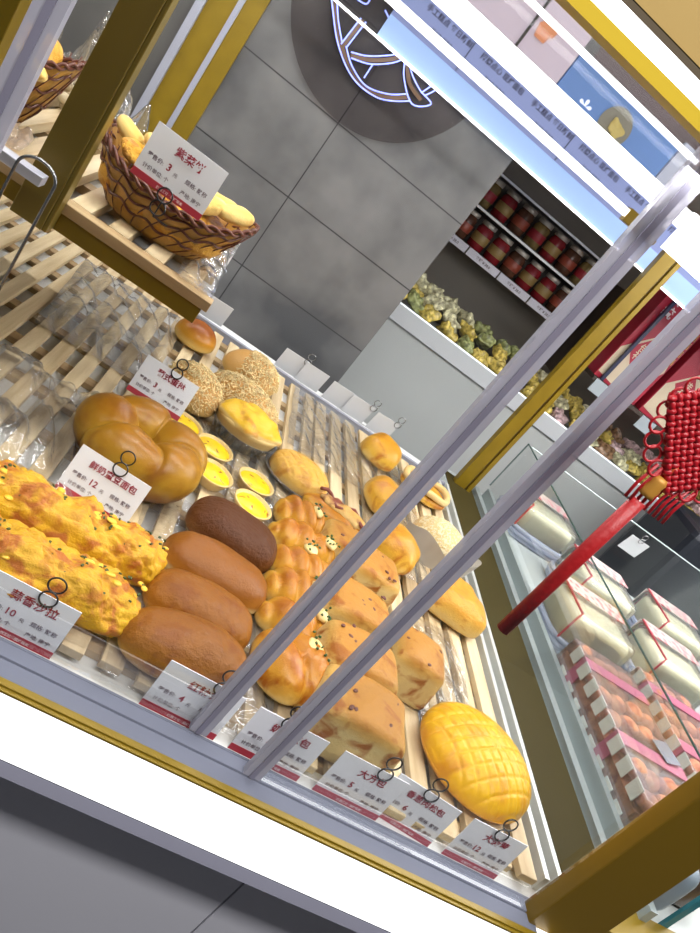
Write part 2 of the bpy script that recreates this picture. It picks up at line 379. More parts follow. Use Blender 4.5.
# ---------------------------------------------------------------- price cards
CN = [0]
def card(label, p, title, price, yaw=0, tilt=.10, w=.098, h=.070, clip=1, blank=False, cx=.0, low=False, group=None):
    r = empty('price_card', label, 'price card', p, yaw, group, -tilt)
    q = MB(); q.box((-w/2,0,0), (w/2,.0012,h)); q.build('card_sheet', CARD if not blank else mat('card_back', (.62,.63,.65), .5), r)
    if not blank:
        q = MB(); q.box((-w/2,-.0006,0), (w/2,-.0001,h*.13)); put_text(q, '', .003, 0, 0); q.build('red_band', CARDRED, r)
        q = MB(); put_text(q, '烘焙工坊 · 现烤现卖', .0042, .004, h*.04); q.build('band_lettering', mat('ink_pale', (.8,.6,.6), .6), r)
        q = MB(); put_text(q, title, .0135 if len(title) < 5 else .0118, .004, h*.70); put_text(q, price, .0125, -w*.13, h*.40, align='CENTER'); q.build('title_lettering', INK_RED, r)
        q = MB(); put_text(q, '零售价:', .0068, -w*.32, h*.42); put_text(q, '元', .0058, -w*.13+.0065+.004*len(price), h*.38)
        put_text(q, '计价单位: 个', .0064, -w*.24, h*.22); put_text(q, '规格: 散称', .0068, w*.27, h*.40); put_text(q, '产地: 南宁', .0064, w*.27, h*.20)
        q.build('small_lettering', INK_GREY, r)
    if clip:
        rr = .0095*clip; z0 = h*.98 if not low else h*.02; q = MB()
        ring = lambda cz, y: [(cx+rr*math.cos(a), y, cz+rr*math.sin(a)) for a in [2*PI*k/20 for k in range(20)]]
        q.tube(ring(z0, -.003), .0011, 6, True)
        q.tube(ring(z0+rr*1.9*(1 if not low else -1), -.001), .0011, 6, True)
        q.tube([(cx, .004, z0), (cx, .004, -.004 if not low else -.03), (cx+.02, .006, -.004 if not low else -.03)], .0011, 6)
        q.build('wire_clip', WIRE if not blank else CHROME, r)
    return r
YF = .6245
def fc(px, py): # bottom-centre of a card whose centre is seen here
    p = PY(px, py, YF+.004); return (p.x, YF, max(.8725, p.z-.036))
card('white price card reading 10 in front of the long yellow breads', fc(14,628), '蒜香沙拉', '10', cx=.012)
card('white price card reading 4 in front of the front oblong brown roll', fc(192,702), '红糖条', '4', cx=.018)
card('white price card half behind the glass stile, in front of twisted rolls', fc(276,748), '奶香葱包', '4', cx=-.008)
card('white price card reading 5 in front of the square breads', fc(358,789), '大方包', '5', cx=.012)
p = fc(412,816); card('white price card reading 6 between the 5 card and 12 card', (p[0], YF+.005, p[2]), '香葱肉松包', '6', yaw=-.12, cx=.0)
card('white price card reading 12 in front of the big melon bun', fc(480,853), '大菠萝', '12', w=.092, cx=.0)
p = PY(100,492,.868); card('white price card reading 12 leaning at the big ring bread', (p.x,.868,.897), '鲜奶蜜豆面包', '12', w=.105, yaw=-.06, tilt=.3, cx=.005)
p = PY(150,408,1.17); card('white price card behind the ring bread beside the nearest egg tart', (p.x,1.17,.93), '葡式蛋挞', '3', tilt=.5, cx=.006, w=.10)
p = PY(183,170,1.0); card('white price card reading 3 on the rattan basket', (p.x,.978,p.z-.036), '紫菜饼', '3', tilt=.05, cx=.0, low=True, w=.098)
for k, (px, py, s) in enumerate([(172,316,'behind the small glazed bun, left one'), (208,320,'behind the small glazed bun, right one'), (285,372,'behind the floss topped buns, left of a touching pair'),
                           (306,384,'behind the floss topped buns, right of a touching pair'), (332,403,'left one by the empty plastic covered slats'), (353,414,'right one by the empty plastic covered slats'), (376,432,'behind the small golden back bun')]):
    p = PY(px, py, 1.84); card('blank rear rail price card '+s, (p.x, 1.84, max(.893, p.z-.03)), '', '', blank=True, w=.072, h=.062, clip=1.0 if k in (2,5,6) else 0, tilt=-.2, yaw=.1, cx=.03)
# ---------------------------------------------------------------- breads
def N3(p, s, o=0): return noise.noise(Vector((p[0]*s+o, p[1]*s+o*.7, p[2]*s-o)))
def place(a, b, z=.92):
    A = PZ(*a, z); B = PZ(*b, z); c = (A+B)/2
    return c.x, c.y, math.atan2(B.y-A.y, B.x-A.x), (A-B).length
def lump(amp, s, o=0):
    return lambda p, zz: p+Vector((p.x, p.y, max(p.z,0)*.6)).normalized()*N3(p, s, o)*amp*(1 if zz > -.5 else 0) if p.length > 1e-5 else p
def bun(name, label, a, b, W, H, m, ex=2, ez=2, bot=.35, fn=None, z=.92, L=None, yaw=None, group=None, cat='bread', dz=0, dx=0, dy=0):
    x, y, r, l = place(a, b, z)
    q = MB(); q.blob(L or l, W, H, ex, ez, bot, fn)
    o = q.build(name, m, None, True, (x+dx, y+dy, ZS+.0002+dz), (0, 0, r if yaw is None else yaw))
    tag(o, label, cat, group); return o
M_dark = bread('dark_rye_crust', (.09,.026,.004), (.13,.04,.006), (.22,.085,.015), nscale=8, namp=.5, bump=.7, rough=.42, coat=.05)
M_roll = bread('golden_roll_crust', (.25,.085,.006), (.40,.155,.012), (.64,.37,.08), (.12,.36,.80), namp=.4, spot=(.20,.055,.004), spot_lo=.48, spot_hi=.72, sscale=12, bump=.7, bscale=30, rough=.38)
M_rollB = bread('pale_sided_crust', (.24,.08,.008), (.40,.16,.02), (.76,.56,.24), (.30,.42,.66), namp=.22, bump=.3)
def droll(o): return lambda p, zz: p+Vector((0,0, N3(p, 22, o)*.003+N3(p,60,o)*.0012)) * (1 if zz > -.2 else 0)
bun('oblong_roll', 'dark brown oblong roll, furthest of the four in the row', (190,508), (273,562), .096, .062, M_dark, 2.8, 2.4, fn=droll(1))
bun('oblong_roll', 'oblong roll with pale sides behind the two front brown rolls', (164,543), (265,600), .090, .058, M_rollB, 2.7, 2.3, fn=droll(2))
bun('oblong_roll', 'golden brown oblong roll directly behind the frontmost roll', (147,583), (250,637), .088, .058, M_roll, 2.6, 2.3, fn=droll(3))
bun('oblong_roll', 'frontmost wrinkled brown oblong roll behind the 4 price card', (121,627), (243,677), .086, .064, M_roll, 2.6, 2.3, fn=droll(4))
# long corn breads
M_corn = bread('cheesy_corn_crust', (.70,.38,.03), (.74,.41,.012), (.58,.29,.012), namp=.6, spot=(.46,.14,.02), spot_lo=.47, spot_hi=.64, sscale=11, bump=.8, bscale=40, rough=.33)
M_herb = mat('green_herb', (.05,.07,.015), .6); M_cream = mat('cream_dressing', (.80,.60,.22), .35)
def corn(label, a, b, W, H, seed, L):
    x, y, r, l = place(a, b, .925)
    root = empty('long_cheese_bread', label, 'bread', (x, y, ZS+.0002), r)
    def f(p, zz):
        k = 1 if zz > -.3 else .2
        n = Vector((p.x*.2, p.y, p.z)).normalized()
        return p+n*(N3(p, 30, seed)*.012+abs(N3(p, 70, seed+3))*.010+abs(N3(p, 160, seed+5))*.004)*k
    q = MB(); q.blob(L, W, H, 3.6, 2.3, .35, f, 180, 60); q.build('crust', M_corn, root, True)
    rnd = random.Random(seed); q = MB()
    for k in range(60):
        u = rnd.uniform(-L/2*.9, L/2*.9); v = rnd.uniform(-.9, .9); yy = W/2*v*.8; zz = H*(.35+.65*math.sqrt(max(0, 1-(v*.8)**2)))+.002
        M = Matrix.Translation((u, yy, zz)) @ Matrix.Rotation(rnd.uniform(0,6), 4, 'Z') @ Matrix.Rotation(v*.8, 4, 'X')
        q.box((-.0018,-.0012,-.001), (.0018,.0012,.0008), M)
    q.build('herb_flakes', M_herb, root, kind='stuff')
    q = MB()
    for k in range(16):
        u = rnd.uniform(-L/2*.92, L/2*.92); v = rnd.uniform(-.95, .95); yy = W/2*v*.8; zz = H*(.35+.65*math.sqrt(max(0, 1-(v*.8)**2)))-.001
        q.blob(rnd.uniform(.008,.018), rnd.uniform(.005,.010), .004, 2, 2, .5, None, 12, 6, (u, yy, zz))
    q.build('cheese_drops', mat('melted_cheese', (.84,.50,.04), .35), root, True, kind='stuff')
corn('long yellow cheese bread with herbs, further of the two at left', (-45,472), (152,565), .076, .062, 11, .285)
corn('long yellow cheese bread with herbs, nearer of the two at left', (-75,522), (114,604), .076, .060, 23, .285)
# ring bread
M_ring = bread('milk_ring_crust', (.30,.125,.008), (.44,.25,.024), (.20,.08,.006), (.15,.50,.95), nscale=5, namp=.5, spot=(.20,.06,.006), spot_lo=.50, spot_hi=.75, sscale=4, bump=.15, rough=.3, coat=.3)
def ring_bread():
    p = PZ(141,450,.95); p.y += .02; q = MB(); NU, NV = 120, 28; vs = []; fs = []
    for i in range(NU):
        th = 2*PI*i/NU; lobe = abs(math.sin(2.5*th+.5))**.55
        r0 = .030+.013*lobe; Rm = .055+.004*lobe
        for j in range(NV):
            ph = 2*PI*j/NV
            rr = Rm+r0*math.cos(ph)*1.05; zz = .050+r0*1.05*math.sin(ph)
            if math.sin(ph) < 0:
                zz = .050+.0498*math.sin(ph); rr = Rm+r0*math.cos(ph)*1.02 if math.cos(ph) > 0 else rr
            tw = .25*math.sin(ph)*(1-lobe)
            vs.append((rr*math.cos(th+tw)*1.03, rr*math.sin(th+tw)*.92, zz))
    for i in range(NU):
        for j in range(NV):
            a = i*NV+j; b = i*NV+(j+1) % NV; c = ((i+1) % NU)*NV+(j+1) % NV; d = ((i+1) % NU)*NV+j
            fs.append((a, d, c, b))
    q.add(vs, fs); o = q.build('ring_bread', M_ring, None, True, (p.x, p.y, ZS+.0005), (0,0,.15))
    tag(o, 'big golden pull-apart ring bread with a hole in the middle', 'bread')
ring_bread()
# small buns at the back
M_bun = bread('glazed_bun', (.30,.08,.008), (.60,.28,.03), (.74,.52,.16), (.25,.5,.85), namp=.2, bump=.1, rough=.25, coat=.4)
bun('glazed_bun', 'small shiny brown-topped bun alone at the rear rail', (176,326), (217,342), .095, .06, M_bun, z=.925, yaw=.1, L=.098)
M_soft = bread('soft_bun', (.60,.32,.09), (.64,.37,.12), (.62,.42,.14), namp=.25, bump=.1)
M_floss = mat('dried_floss', (.78,.62,.32), .7, var=.25, vscale=60)
def floss_bun(label, px, py, L, W, H, yaw, cover, seed, z=.93, n=1500):
    p = PZ(px, py, z); root = empty('floss_bun', label, 'bread', (p.x, p.y, ZS+.0002), yaw)
    q = MB(); q.blob(L, W, H, 2.2, 2.0, .35, lump(.004, 18, seed)); q.build('bun', M_soft, root, True)
    rnd = random.Random(seed); q = MB()
    for k in range(n):
        u = rnd.uniform(0, 2*PI); v = math.acos(rnd.uniform(cover[2], 1)); s = math.sin(v); c = math.cos(v)
        if not (cover[0] <= math.cos(u)*s <= cover[1]): continue
        P = Vector((L/2*s*math.cos(u), W/2*s*math.sin(u), H*(.35+.65*c)+.0015))
        d = Vector((rnd.uniform(-1,1), rnd.uniform(-1,1), rnd.uniform(-.4,.5)))*.006
        q.tube([P-d, P+Vector((0,0,.0025)), P+d], .0009, 3)
    q.build('floss', M_floss, root, kind='stuff')
floss_bun('bun covered all over in dry floss, left of the other floss buns', 193,388, .115, .125, .075, .4, (-1,1,-.25), 31)
floss_bun('round bun with floss on one side, at the rear rail', 252,372, .135, .12, .075, -.2, (-.35,1,.0), 32)
floss_bun('oblong floss topped bun just behind the oval yellow pastry', 243,402, .17, .10, .075, -.35, (-.9,1,.1), 33)
# oval pastry, wife cake
M_crust = bread('tart_crust', (.70,.50,.20), (.70,.52,.24), (.66,.48,.2), bump=.3)
M_cust = bread('egg_custard', (.86,.55,.01), (.84,.52,.01), (.8,.45,.02), nscale=5, spot=(.20,.06,.01), spot_lo=.61, spot_hi=.66, sscale=16, bump=.06, rough=.2, coat=.5)
M_pine = bread('yellow_glaze', (.84,.50,.03), (.82,.50,.03), (.70,.50,.20), (.3,.42,.7), namp=.2, spot=(.62,.28,.02), spot_lo=.56, spot_hi=.68, sscale=7, bump=.25, rough=.25, coat=.4)
CLEAR = glassy('clear_plastic', (.96,.97,.97), 1.2, .06, .10, (.9,.9,.9))
def cup(r, rx, ry, h, root, flare=1.15):
    q = MB(); q.lathe([(r*.85, .0005), (r, .004), (r*flare, h), (r*flare*1.05, h+.001), (r*flare*1.05, h+.0022), (r*flare*.99, h+.0015), (r*.97, .005), (r*.8, .0018)], 40, (0,0,0), rx, ry, lambda a, i: 1+.015*math.sin(18*a))
    q.build('clear_plastic_cup', CLEAR, root, True)
p = PZ(245,430,.925); root = empty('oval_egg_pastry', 'oval bright yellow pastry in a clear cup below the floss buns', 'pastry', (p.x, p.y, ZS+.0002), .05)
q = MB(); q.lathe([(.045,.003), (.053,.006), (.064,.042), (.066,.047), (.062,.050), (.05,.046), (.0,.045)], 48, sx=1.05, sy=.86); q.build('crust', M_crust, root, True)
q = MB(); q.blob(.134, .112, .036, 2, 2, .2, lump(.008, 45, 3), c=(0,0,.040)); q.build('topping', M_pine, root, True); cup(.052, 1.05, .9, .03, root, 1.25)
M_wife = bread('wife_cake', (.70,.40,.07), (.72,.44,.10), (.64,.44,.16), namp=.3, spot=(.52,.24,.04), spot_lo=.5, spot_hi=.7, sscale=9, bump=.4, rough=.35)
p = PZ(300,474,.92); root = empty('scored_round_cake', 'round golden cake with scored top in a clear tray', 'pastry', (p.x, p.y, ZS+.0002), 0)
def wife(p, zz):
    if zz > .1: return p+Vector((0,0,-.0022*(1 if abs((p.x*1.0+p.y*.6)*1000 % 22-11) < 2.2 else 0)-.0022*(1 if abs((p.x*.5-p.y)*1000 % 30-15) < 2.2 else 0)))
    return p
q = MB(); q.blob(.132,.118,.048, 2, 2.6, .35, wife, 120, 60, (0,0,.003)); q.build('cake', M_wife, root, True); cup(.058, 1.08, .98, .014, root)
# egg tarts
t0 = None
for k, (px, py, lb) in enumerate([(183,424,'egg tart furthest left, touching the price card behind the ring bread'), (214,449,'egg tart between the oval pastry and the ring bread, upper of a close pair'), (213,474,'egg tart with the darkest scorched spots, right beside the ring bread'),
                            (255,483,'egg tart nearest the scored round cake'), (252,506,'egg tart just behind the dark brown roll')]):
    p = PZ(px, py, .915)
    if t0 is None:
        t0 = empty('egg_tart', '', 'egg tart', (0,0,0), 0, 'egg tarts')
        q = MB(); q.lathe([(.022,.0), (.026,.002), (.0355,.021), (.037,.0235), (.0355,.0245), (.033,.0235), (.031,.018), (.0,.017)], 40, rippl=lambda a, i: 1+.012*math.sin(20*a)*(i > 1 and i < 5)); q.build('pastry_shell', M_crust, t0, True)
        q = MB(); q.blob(.066, .066, .010, 2, 2, .3, lump(.002, 60, 2), 40, 16, (0,0,.0150)); q.build('custard', M_cust, t0, True)
        r = t0
    else: r = copy_tree(t0)
    r.location = (p.x, p.y, ZS+.0003); r.rotation_euler = (0,0,k*1.9); r['label'] = lb
    for c in r.children:
        if c.name.startswith('custard') and k:
            c.data = c.data.copy()
# twisted scallion rolls
M_twist = bread('scallion_roll', (.43,.16,.012), (.58,.30,.035), (.74,.52,.16), (.15,.5,.85), nscale=8, namp=.6, spot=(.34,.10,.008), spot_lo=.50, spot_hi=.66, sscale=8, bump=.2, rough=.25, coat=.4)
def twist(label, a, b, W, H, seed, n=4, L=None, yaw=None, patch=(.2,.0), z=.92):
    x, y, r, l = place(a, b, z); L = L or l
    root = empty('scallion_roll', label, 'bread', (x, y, ZS+.0002), r if yaw is None else yaw)
    def f(p, zz):
        g = abs(math.sin((p.x/L+.5)*PI*n+p.y*14+seed))**.5
        k = .80+.24*g; q_ = Vector((p.x, p.y*k, p.z*k if zz > 0 else p.z*(k if p.z > .002 else 1)))
        return q_+Vector((0, N3(p, 20, seed)*.006, max(0, N3(p, 30, seed))*.006 if zz > 0 else 0))
    q = MB(); q.blob(L, W, H, 2.3, 2.0, .35, f, 90, 36); q.build('roll', M_twist, root, True)
    q = MB(); q.blob(L*.20, W*.36, .011, 2, 2, .4, lump(.003, 90, seed), 28, 14, (patch[0]*L, patch[1]*W, H*.86)); q.build('cream_patch', mat('scallion_cream', (.74,.58,.24), .35), root, True)
    rnd = random.Random(seed); q = MB()
    for k in range(9):
        u = rnd.uniform(-.1,.1)*L+patch[0]*L; v = rnd.uniform(-.2,.2)*W+patch[1]*W
        M = Matrix.Translation((u, v, H*.86+.0135)) @ Matrix.Rotation(rnd.uniform(0,6), 4, 'Z'); q.box((-.0018,-.001,-.002), (.0018,.001,.0008), M)
    q.build('scallion_bits', mat('scallion_green', (.035,.09,.02), .5), root, kind='stuff')
twist('furthest twisted scallion roll in its column', (276,508), (323,530), .078, .055, 1.0)
twist('second furthest twisted scallion roll, with two cream patches', (270,525), (334,562), .070, .055, 2.2, patch=(.28,-.05))
twist('middle twisted scallion roll of the column', (268,555), (330,582), .072, .055, 3.1, patch=(.05,.3))
twist('twisted scallion roll right of the golden brown oblong rolls', (264,580), (322,607), .076, .055, 4.4, patch=(.25,0))
twist('small twisted scallion roll half behind the glass stile', (258,608), (322,640), .074, .055, 5.2, n=3, patch=(.35,.2))
twist('largest puffy scallion roll nearest the front glass', (252,655), (328,684), .112, .066, 6.7, n=2, patch=(.12,.1))
# sausage pastry
M_pz = bread('sausage_pastry', (.62,.34,.08), (.66,.42,.14), (.62,.42,.16), namp=.4, spot=(.24,.06,.03), spot_lo=.5, spot_hi=.62, sscale=8, bump=.5)
x, y, r, l = place((312,490), (370,548), .92); root = empty('sausage_pastry', 'long open pastry with reddish sausage filling behind the scallion rolls', 'pastry', (x, y, ZS+.0002), r+.25)
q = MB(); q.blob(.165,.085,.042, 2.4, 2, .4, lump(.006, 30, 9)); q.build('pastry', M_twist, root, True)
q = MB(); q.blob(.115,.045,.020, 2.2, 2, .4, lump(.006, 60, 5), c=(0,0,.030)); q.build('filling', M_pz, root, True)
q = MB(); q.tube([(-.065+.13*k/12, .018*math.sin(k*1.1), .046+.002*math.cos(k)) for k in range(13)], .004, 6); q.build('sauce', mat('brown_sauce', (.22,.05,.03), .3), root, True)
# back right pastries
M_puff = bread('puff_gold', (.58,.27,.02), (.70,.41,.05), (.76,.56,.20), (.15,.45,.85), namp=.5, spot=(.44,.16,.015), spot_lo=.52, spot_hi=.66, sscale=7, bump=.25, rough=.3, coat=.3)
bun('puff_pastry', 'small golden pastry furthest back, at the rear rail', (363,440), (396,468), .105, .07, M_puff, 2.5, 2.2, fn=lump(.008, 22, 1), yaw=-.5, L=.105)
bun('puff_pastry', 'golden pastry between the rear pastry and the one by the glass stile', (364,490), (404,512), .12, .07, M_puff, 2.5, 2.2, fn=lump(.010, 24, 2), yaw=.2, L=.10)
bun('puff_pastry', 'golden pastry with a browned corner half behind the glass stile', (366,535), (414,560), .115, .07, M_puff, 2.4, 2.2, fn=lump(.010, 24, 3), yaw=-.2, L=.115)
x, y, r, l = place((398,476), (450,500), .92); root = empty('open_ring_pastry', 'pastry with a raised pale rim at the rear, crossed by glass stile', 'pastry', (x, y, ZS+.0002), 0)
q = MB(); q.blob(.14,.11,.035, 2.2, 2, .4, lump(.004, 30, 6)); q.build('base', M_puff, root, True)
q = MB(); q.tube([(.062*math.cos(a)*(1.05), .048*math.sin(a), .033+.004*math.sin(3*a)) for a in [2*PI*k/40 for k in range(40)]], .009, 10, True); q.build('rim', M_crust, root, True)
# sesame bun in paper sleeve
M_ses = bread('sesame_top', (.72,.54,.24), (.70,.50,.22), (.62,.42,.16), nscale=30, namp=.4, spot=(.80,.70,.45), spot_lo=.5, spot_hi=.56, sscale=45, bump=1.0, bscale=70, rough=.5)
p = PZ(441,535,.93); root = empty('sesame_bun', 'round sesame bun in a grey paper sleeve at the right rear', 'bread', (p.x-.01, p.y-.03, ZS+.0002), .15)
q = MB(); q.blob(.135,.13,.075, 2, 2, .35, lump(.003, 20, 8)); q.build('bun', M_ses, root, True)
q = MB()
def slv(u, v):
    a = PI+PI*u; rr = .082+.008*math.sin(5*a)+.012*v
    return (rr*math.cos(a), rr*math.sin(a)*1.02, .002+.052*v*(1-.25*math.cos(4*a)*v))
q.grid(slv, 40, 8); q.build('paper_sleeve', mat('grey_paper', (.50,.49,.47), .6), root, True)
q = MB()
for (cx_, cy_) in ((.005,-.08),(.028,-.08)):
    q.tube([(cx_+.010*math.cos(2*PI*k/18), cy_-.012, .062+.010*math.sin(2*PI*k/18)) for k in range(18)], .0012, 6, True)
q.tube([(.0,-.092,.055), (-.02,-.10,.02), (-.03,-.11,.002)], .001, 6); q.build('wire_clip', WIRE, root)
M_tri = bread('cheese_wedge', (.64,.30,.025), (.70,.44,.10), (.66,.46,.16), (.3,.5,.8), namp=.4, spot=(.46,.20,.03), sscale=9, bump=.5)
bun('cheese_toast', 'toasted golden wedge bread right of the square breads', (424,595), (482,622), .125, .062, M_tri, 3.2, 3, .4, lambda p, zz: Vector((p.x*(1-.28*p.y/.06), p.y, p.z)) + Vector((0,0,N3(p,30,3)*.004)) , yaw=-.1, L=.125, dy=.02)
# square breads
M_sq = bread('square_bread', (.42,.19,.03), (.54,.33,.085), (.60,.45,.19), (.66,.80,.92), nscale=7, namp=.2, spot=(.30,.10,.012), spot_lo=.53, spot_hi=.66, sscale=8, bump=.3, rough=.5, coat=0)
M_sqd = mat('bean_speck', (.12,.035,.02), .6)
def sq(label, px, py, L, W, H, yaw, seed):
    p = PZ(px, py, ZS+H*.55); root = empty('square_bread', label, 'bread', (p.x, p.y, ZS+.0002), yaw)
    def f(p_, zz): return p_+Vector((p_.x*(-.06*zz)+N3(p_, 14, seed)*.003, p_.y*(-.06*zz), (N3(p_, 16, seed)*.005-(abs(p_.x)/L)**2*.02) if zz > .2 else 0))
    q = MB(); q.blob(L, W*.95, H, 7, 6, .5, f, 88, 48); q.build('loaf', M_sq, root, True)
    rnd = random.Random(seed); q = MB()
    for k in range(7): q.blob(.009,.006,.003, 2, 2, .5, None, 10, 6, (rnd.uniform(-.35,.35)*L, rnd.uniform(-.35,.35)*W, H*.955), Matrix.Rotation(rnd.uniform(0,3), 3, 'Z'))
    q.build('bean_specks', M_sqd, root, True, kind='stuff')
sq('square bread second in the column from the rear, half behind the stile', 366,573, .118,.098,.076, .05, 1)
sq('furthest square bread of the column, mostly behind the glass stile', 344,548, .10,.085,.066, .0, 9)
sq('pale square bread in the middle of the column', 352,614, .122,.098,.080, .08, 2)
sq('square bread directly behind the frontmost square bread', 354,666, .126,.100,.082, .05, 3)
sq('frontmost square bread behind the 5 price card', 356,718, .135,.104,.080, -.05, 4)
sq('square bread standing alone right of the square bread column', 412,662, .098,.10,.078, -.08, 5)
# melon bun
def melon(p, zz):
    if zz < -.05: return p
    g = min(abs(((p.x*.85+p.y*.5)*1000) % 17-8.5), abs(((p.x*.5-p.y*.85)*1000) % 20-10))
    return p+Vector((0,0,1))*(-.0028*max(0, 1-g/2.6))+Vector((p.x,p.y,0)).normalized()*(-.0012*max(0, 1-g/2.6))
M_mel = bread('melon_crust', (.74,.42,.008), (.74,.39,.008), (.58,.26,.01), (.1,.35,.7), namp=.5, spot=(.62,.26,.01), spot_lo=.50, spot_hi=.70, sscale=6, bump=.25, rough=.28, coat=.3)
p = PZ(478,762,.925); q = MB(); q.blob(.196,.184,.072, 2.0, 2.1, .32, melon, 220, 90)
o = q.build('melon_bun', M_mel, None, True, (p.x, p.y+.006, ZS+.0002), (0,0,-.1)); tag(o, 'big round yellow melon bun with scored grid, nearest the corner post', 'bread')
# ---------------------------------------------------------------- clear film
def film(name, label, cat, cx, cy, w, d, z, yaw, seed, amp=.012, m=FILM, s=14, nu=70, nv=50, curl=.0):
    def f(u, v):
        x = (u-.5)*w; y = (v-.5)*d
        xx = x+.25*y; h = abs(noise.noise(Vector((xx*s*1.6+seed, y*s*.45, seed))))*amp*2.2+abs(noise.noise(Vector((xx*s*4, y*s*.9+seed, 3))))*amp*.7
        e = min(u, 1-u, v, 1-v); return (x+noise.noise(Vector((y*9, seed, 0)))*.01, y+noise.noise(Vector((x*9, seed, 5)))*.01, .002+h*min(1, e*6+.15)+curl*(u-.5)**2)
    q = MB(); q.grid(f, nu, nv); o = q.build(name, m, None, True, (cx, cy, z), (0,0,yaw)); tag(o, label, cat); return o
def filmp(name, label, px, py, w, d, yaw, seed, **k):
    p = PZ(px, py, ZS); return film(name, label, 'plastic bag', p.x, p.y, w, d, ZS+.001, yaw, seed, **k)
filmp('plastic_bag', 'large crumpled clear plastic bag on the empty slats at left', 22,415, .24,.28, .1, 2, amp=.028)
filmp('plastic_bag', 'crumpled clear plastic bag beside the floss covered bun', 118,322, .24,.42, .1, 7, amp=.016)
filmp('plastic_sleeve', 'flat clear sleeve on the slats behind the small golden pastry', 325,435, .20,.34, 0, 9, amp=.010, m=FILM2)
filmp('plastic_sleeve', 'clear sleeve lying under the egg tarts', 232,470, .26,.24, .1, 12, amp=.007, m=FILM2)
filmp('plastic_sleeve', 'clear sleeve lying under the four oblong rolls', 200,600, .22,.40, .1, 15, amp=.006, m=FILM2)
filmp('plastic_sleeve', 'clear sleeve on the slats right of the lone square bread', 440,690, .12,.34, 0, 18, amp=.008, m=FILM2)
filmp('plastic_sleeve', 'clear sleeve sticking out beside the frontmost twisted roll', 205,672, .20,.12, 0, 19, amp=.010, m=FILM2)
filmp('plastic_sleeve', 'clear sleeve beneath the column of twisted rolls', 292,600, .15,.52, 0, 21, amp=.006, m=FILM2)
filmp('plastic_sleeve', 'clear sleeve beneath the golden pastries at the rear', 390,510, .16,.50, 0, 25, amp=.008, m=FILM2)
# ---------------------------------------------------------------- baskets on the raised shelf
RAT = mat('brown_rattan', (.22,.085,.02), .4, bump=.2); RATD = mat('dark_rattan', (.11,.03,.015), .35)
RATL = mat('honey_rattan', (.42,.22,.04), .4, var=.3, vscale=40)
M_bit = bread('filled_cookie', (.74,.50,.12), (.76,.54,.18), (.72,.52,.2), namp=.3, spot=(.55,.26,.04), sscale=10, bump=.3)
M_bit2 = bread('crumbly_cookie', (.74,.38,.04), (.74,.40,.05), (.6,.3,.05), nscale=20, spot=(.50,.20,.02), spot_lo=.5, spot_hi=.6, sscale=16, bump=1, bscale=80)
def basket(label, cx, cy, L, W, H, yaw):
    r = empty('rattan_basket', label, 'basket', (cx, cy, ZU+.0005), yaw)
    rim = lambda a: H+.028*abs(math.cos(a))**3
    q = MB()
    def w(u, v):
        a = 2*PI*u; s = .58+.42*v**.7; k = 1+.02*math.sin(40*a)*math.cos(24*PI*v)
        return (L/2*s*math.cos(a)*k, W/2*s*math.sin(a)*k, .001+v*rim(a))
    q.grid(w, 96, 14); n = len(q.v); q.lathe([(.28*L,.0), (.28*L,.003), (.0,.0035)], 40, sy=W/L); q.build('woven_body', RATL, r, True)
    q = MB()
    for ph in (0, PI):
        q.tube([(L/2*math.cos(a)*1.01, W/2*math.sin(a)*1.01+.003*math.cos(18*a+ph), rim(a)+.004*math.sin(18*a+ph)) for a in [2*PI*k/120 for k in range(120)]], .0026, 6, True)
    for zf in (.35,.6,.82):
        s = .58+.42*zf**.7+.012
        q.tube([(L/2*s*math.cos(a), W/2*s*math.sin(a), rim(a)*zf+.003*math.sin(14*a)) for a in [2*PI*k/120 for k in range(120)]], .0018, 5, True)
    for k in range(26):
        a = 2*PI*k/26; q.tube([(L/2*(.60+.42*v**.7)*math.cos(a+.35*v), W/2*(.60+.42*v**.7)*math.sin(a+.35*v), .002+rim(a)*v) for v in [0,.2,.4,.6,.8,1]], .0011, 4)
    q.build('rattan_strands', RATD, r, True)
    return r
BX, BY, BL, BW, BH = -.098, 1.075, .232, .150, .060
basket('boat shaped rattan basket holding cookies behind the 3 price card', BX, BY, BL, BW, BH, .03)
bits = [(-.085,.0,.1,0), (-.06,.035,.9,0), (-.055,-.03,.3,1), (-.03,.012,.0,1), (-.018,-.035,1.2,1), (.0,.03,.5,1), (.015,-.01,-.3,1), (.035,.028,.2,0), (.045,-.025,.5,0), (.066,.005,-.2,0), (.085,-.006,.7,0), (.0,.0,1.1,1), (-.04,-.005,.4,0)]
b0 = [None, None]
where = ['at the left end', 'at the back left', 'behind the card, left', 'in the middle left', 'behind the card, front', 'at the middle back', 'in the centre', 'right of centre at the back', 'right of centre at the front', 'near the right end', 'at the very right tip', 'topmost in the centre', 'standing up at the left, topmost']
for k, (dx, dy, yw, ty) in enumerate(bits):
    if b0[ty] is None:
        q = MB()
        if ty == 0: q.blob(.062,.028,.026, 2.4, 2, .5, lump(.003, 40, 4), 32, 16)
        else: q.blob(.055,.045,.026, 2.2, 2, .5, lump(.008, 55, 7), 48, 24)
        b0[ty] = o = q.build('filled_cookie' if ty == 0 else 'crumbly_cookie', M_bit if ty == 0 else M_bit2, None, True)
    else: o = b0[ty].copy(); col.objects.link(o)
    z = ZU+BH+.004+(.016 if k >= 11 else 0)-.10*abs(dy)+.15*abs(dx)
    o.location = (BX+dx*1.0, BY+dy, z); o.rotation_euler = (.2*math.sin(k), .25*math.cos(k*2)-.3*dx/.1, yw)
    tag(o, ('smooth pale finger cookie ' if ty == 0 else 'crumbly orange cookie ')+'in the rattan basket, '+where[k], 'cookie', 'cookies in the rattan basket')
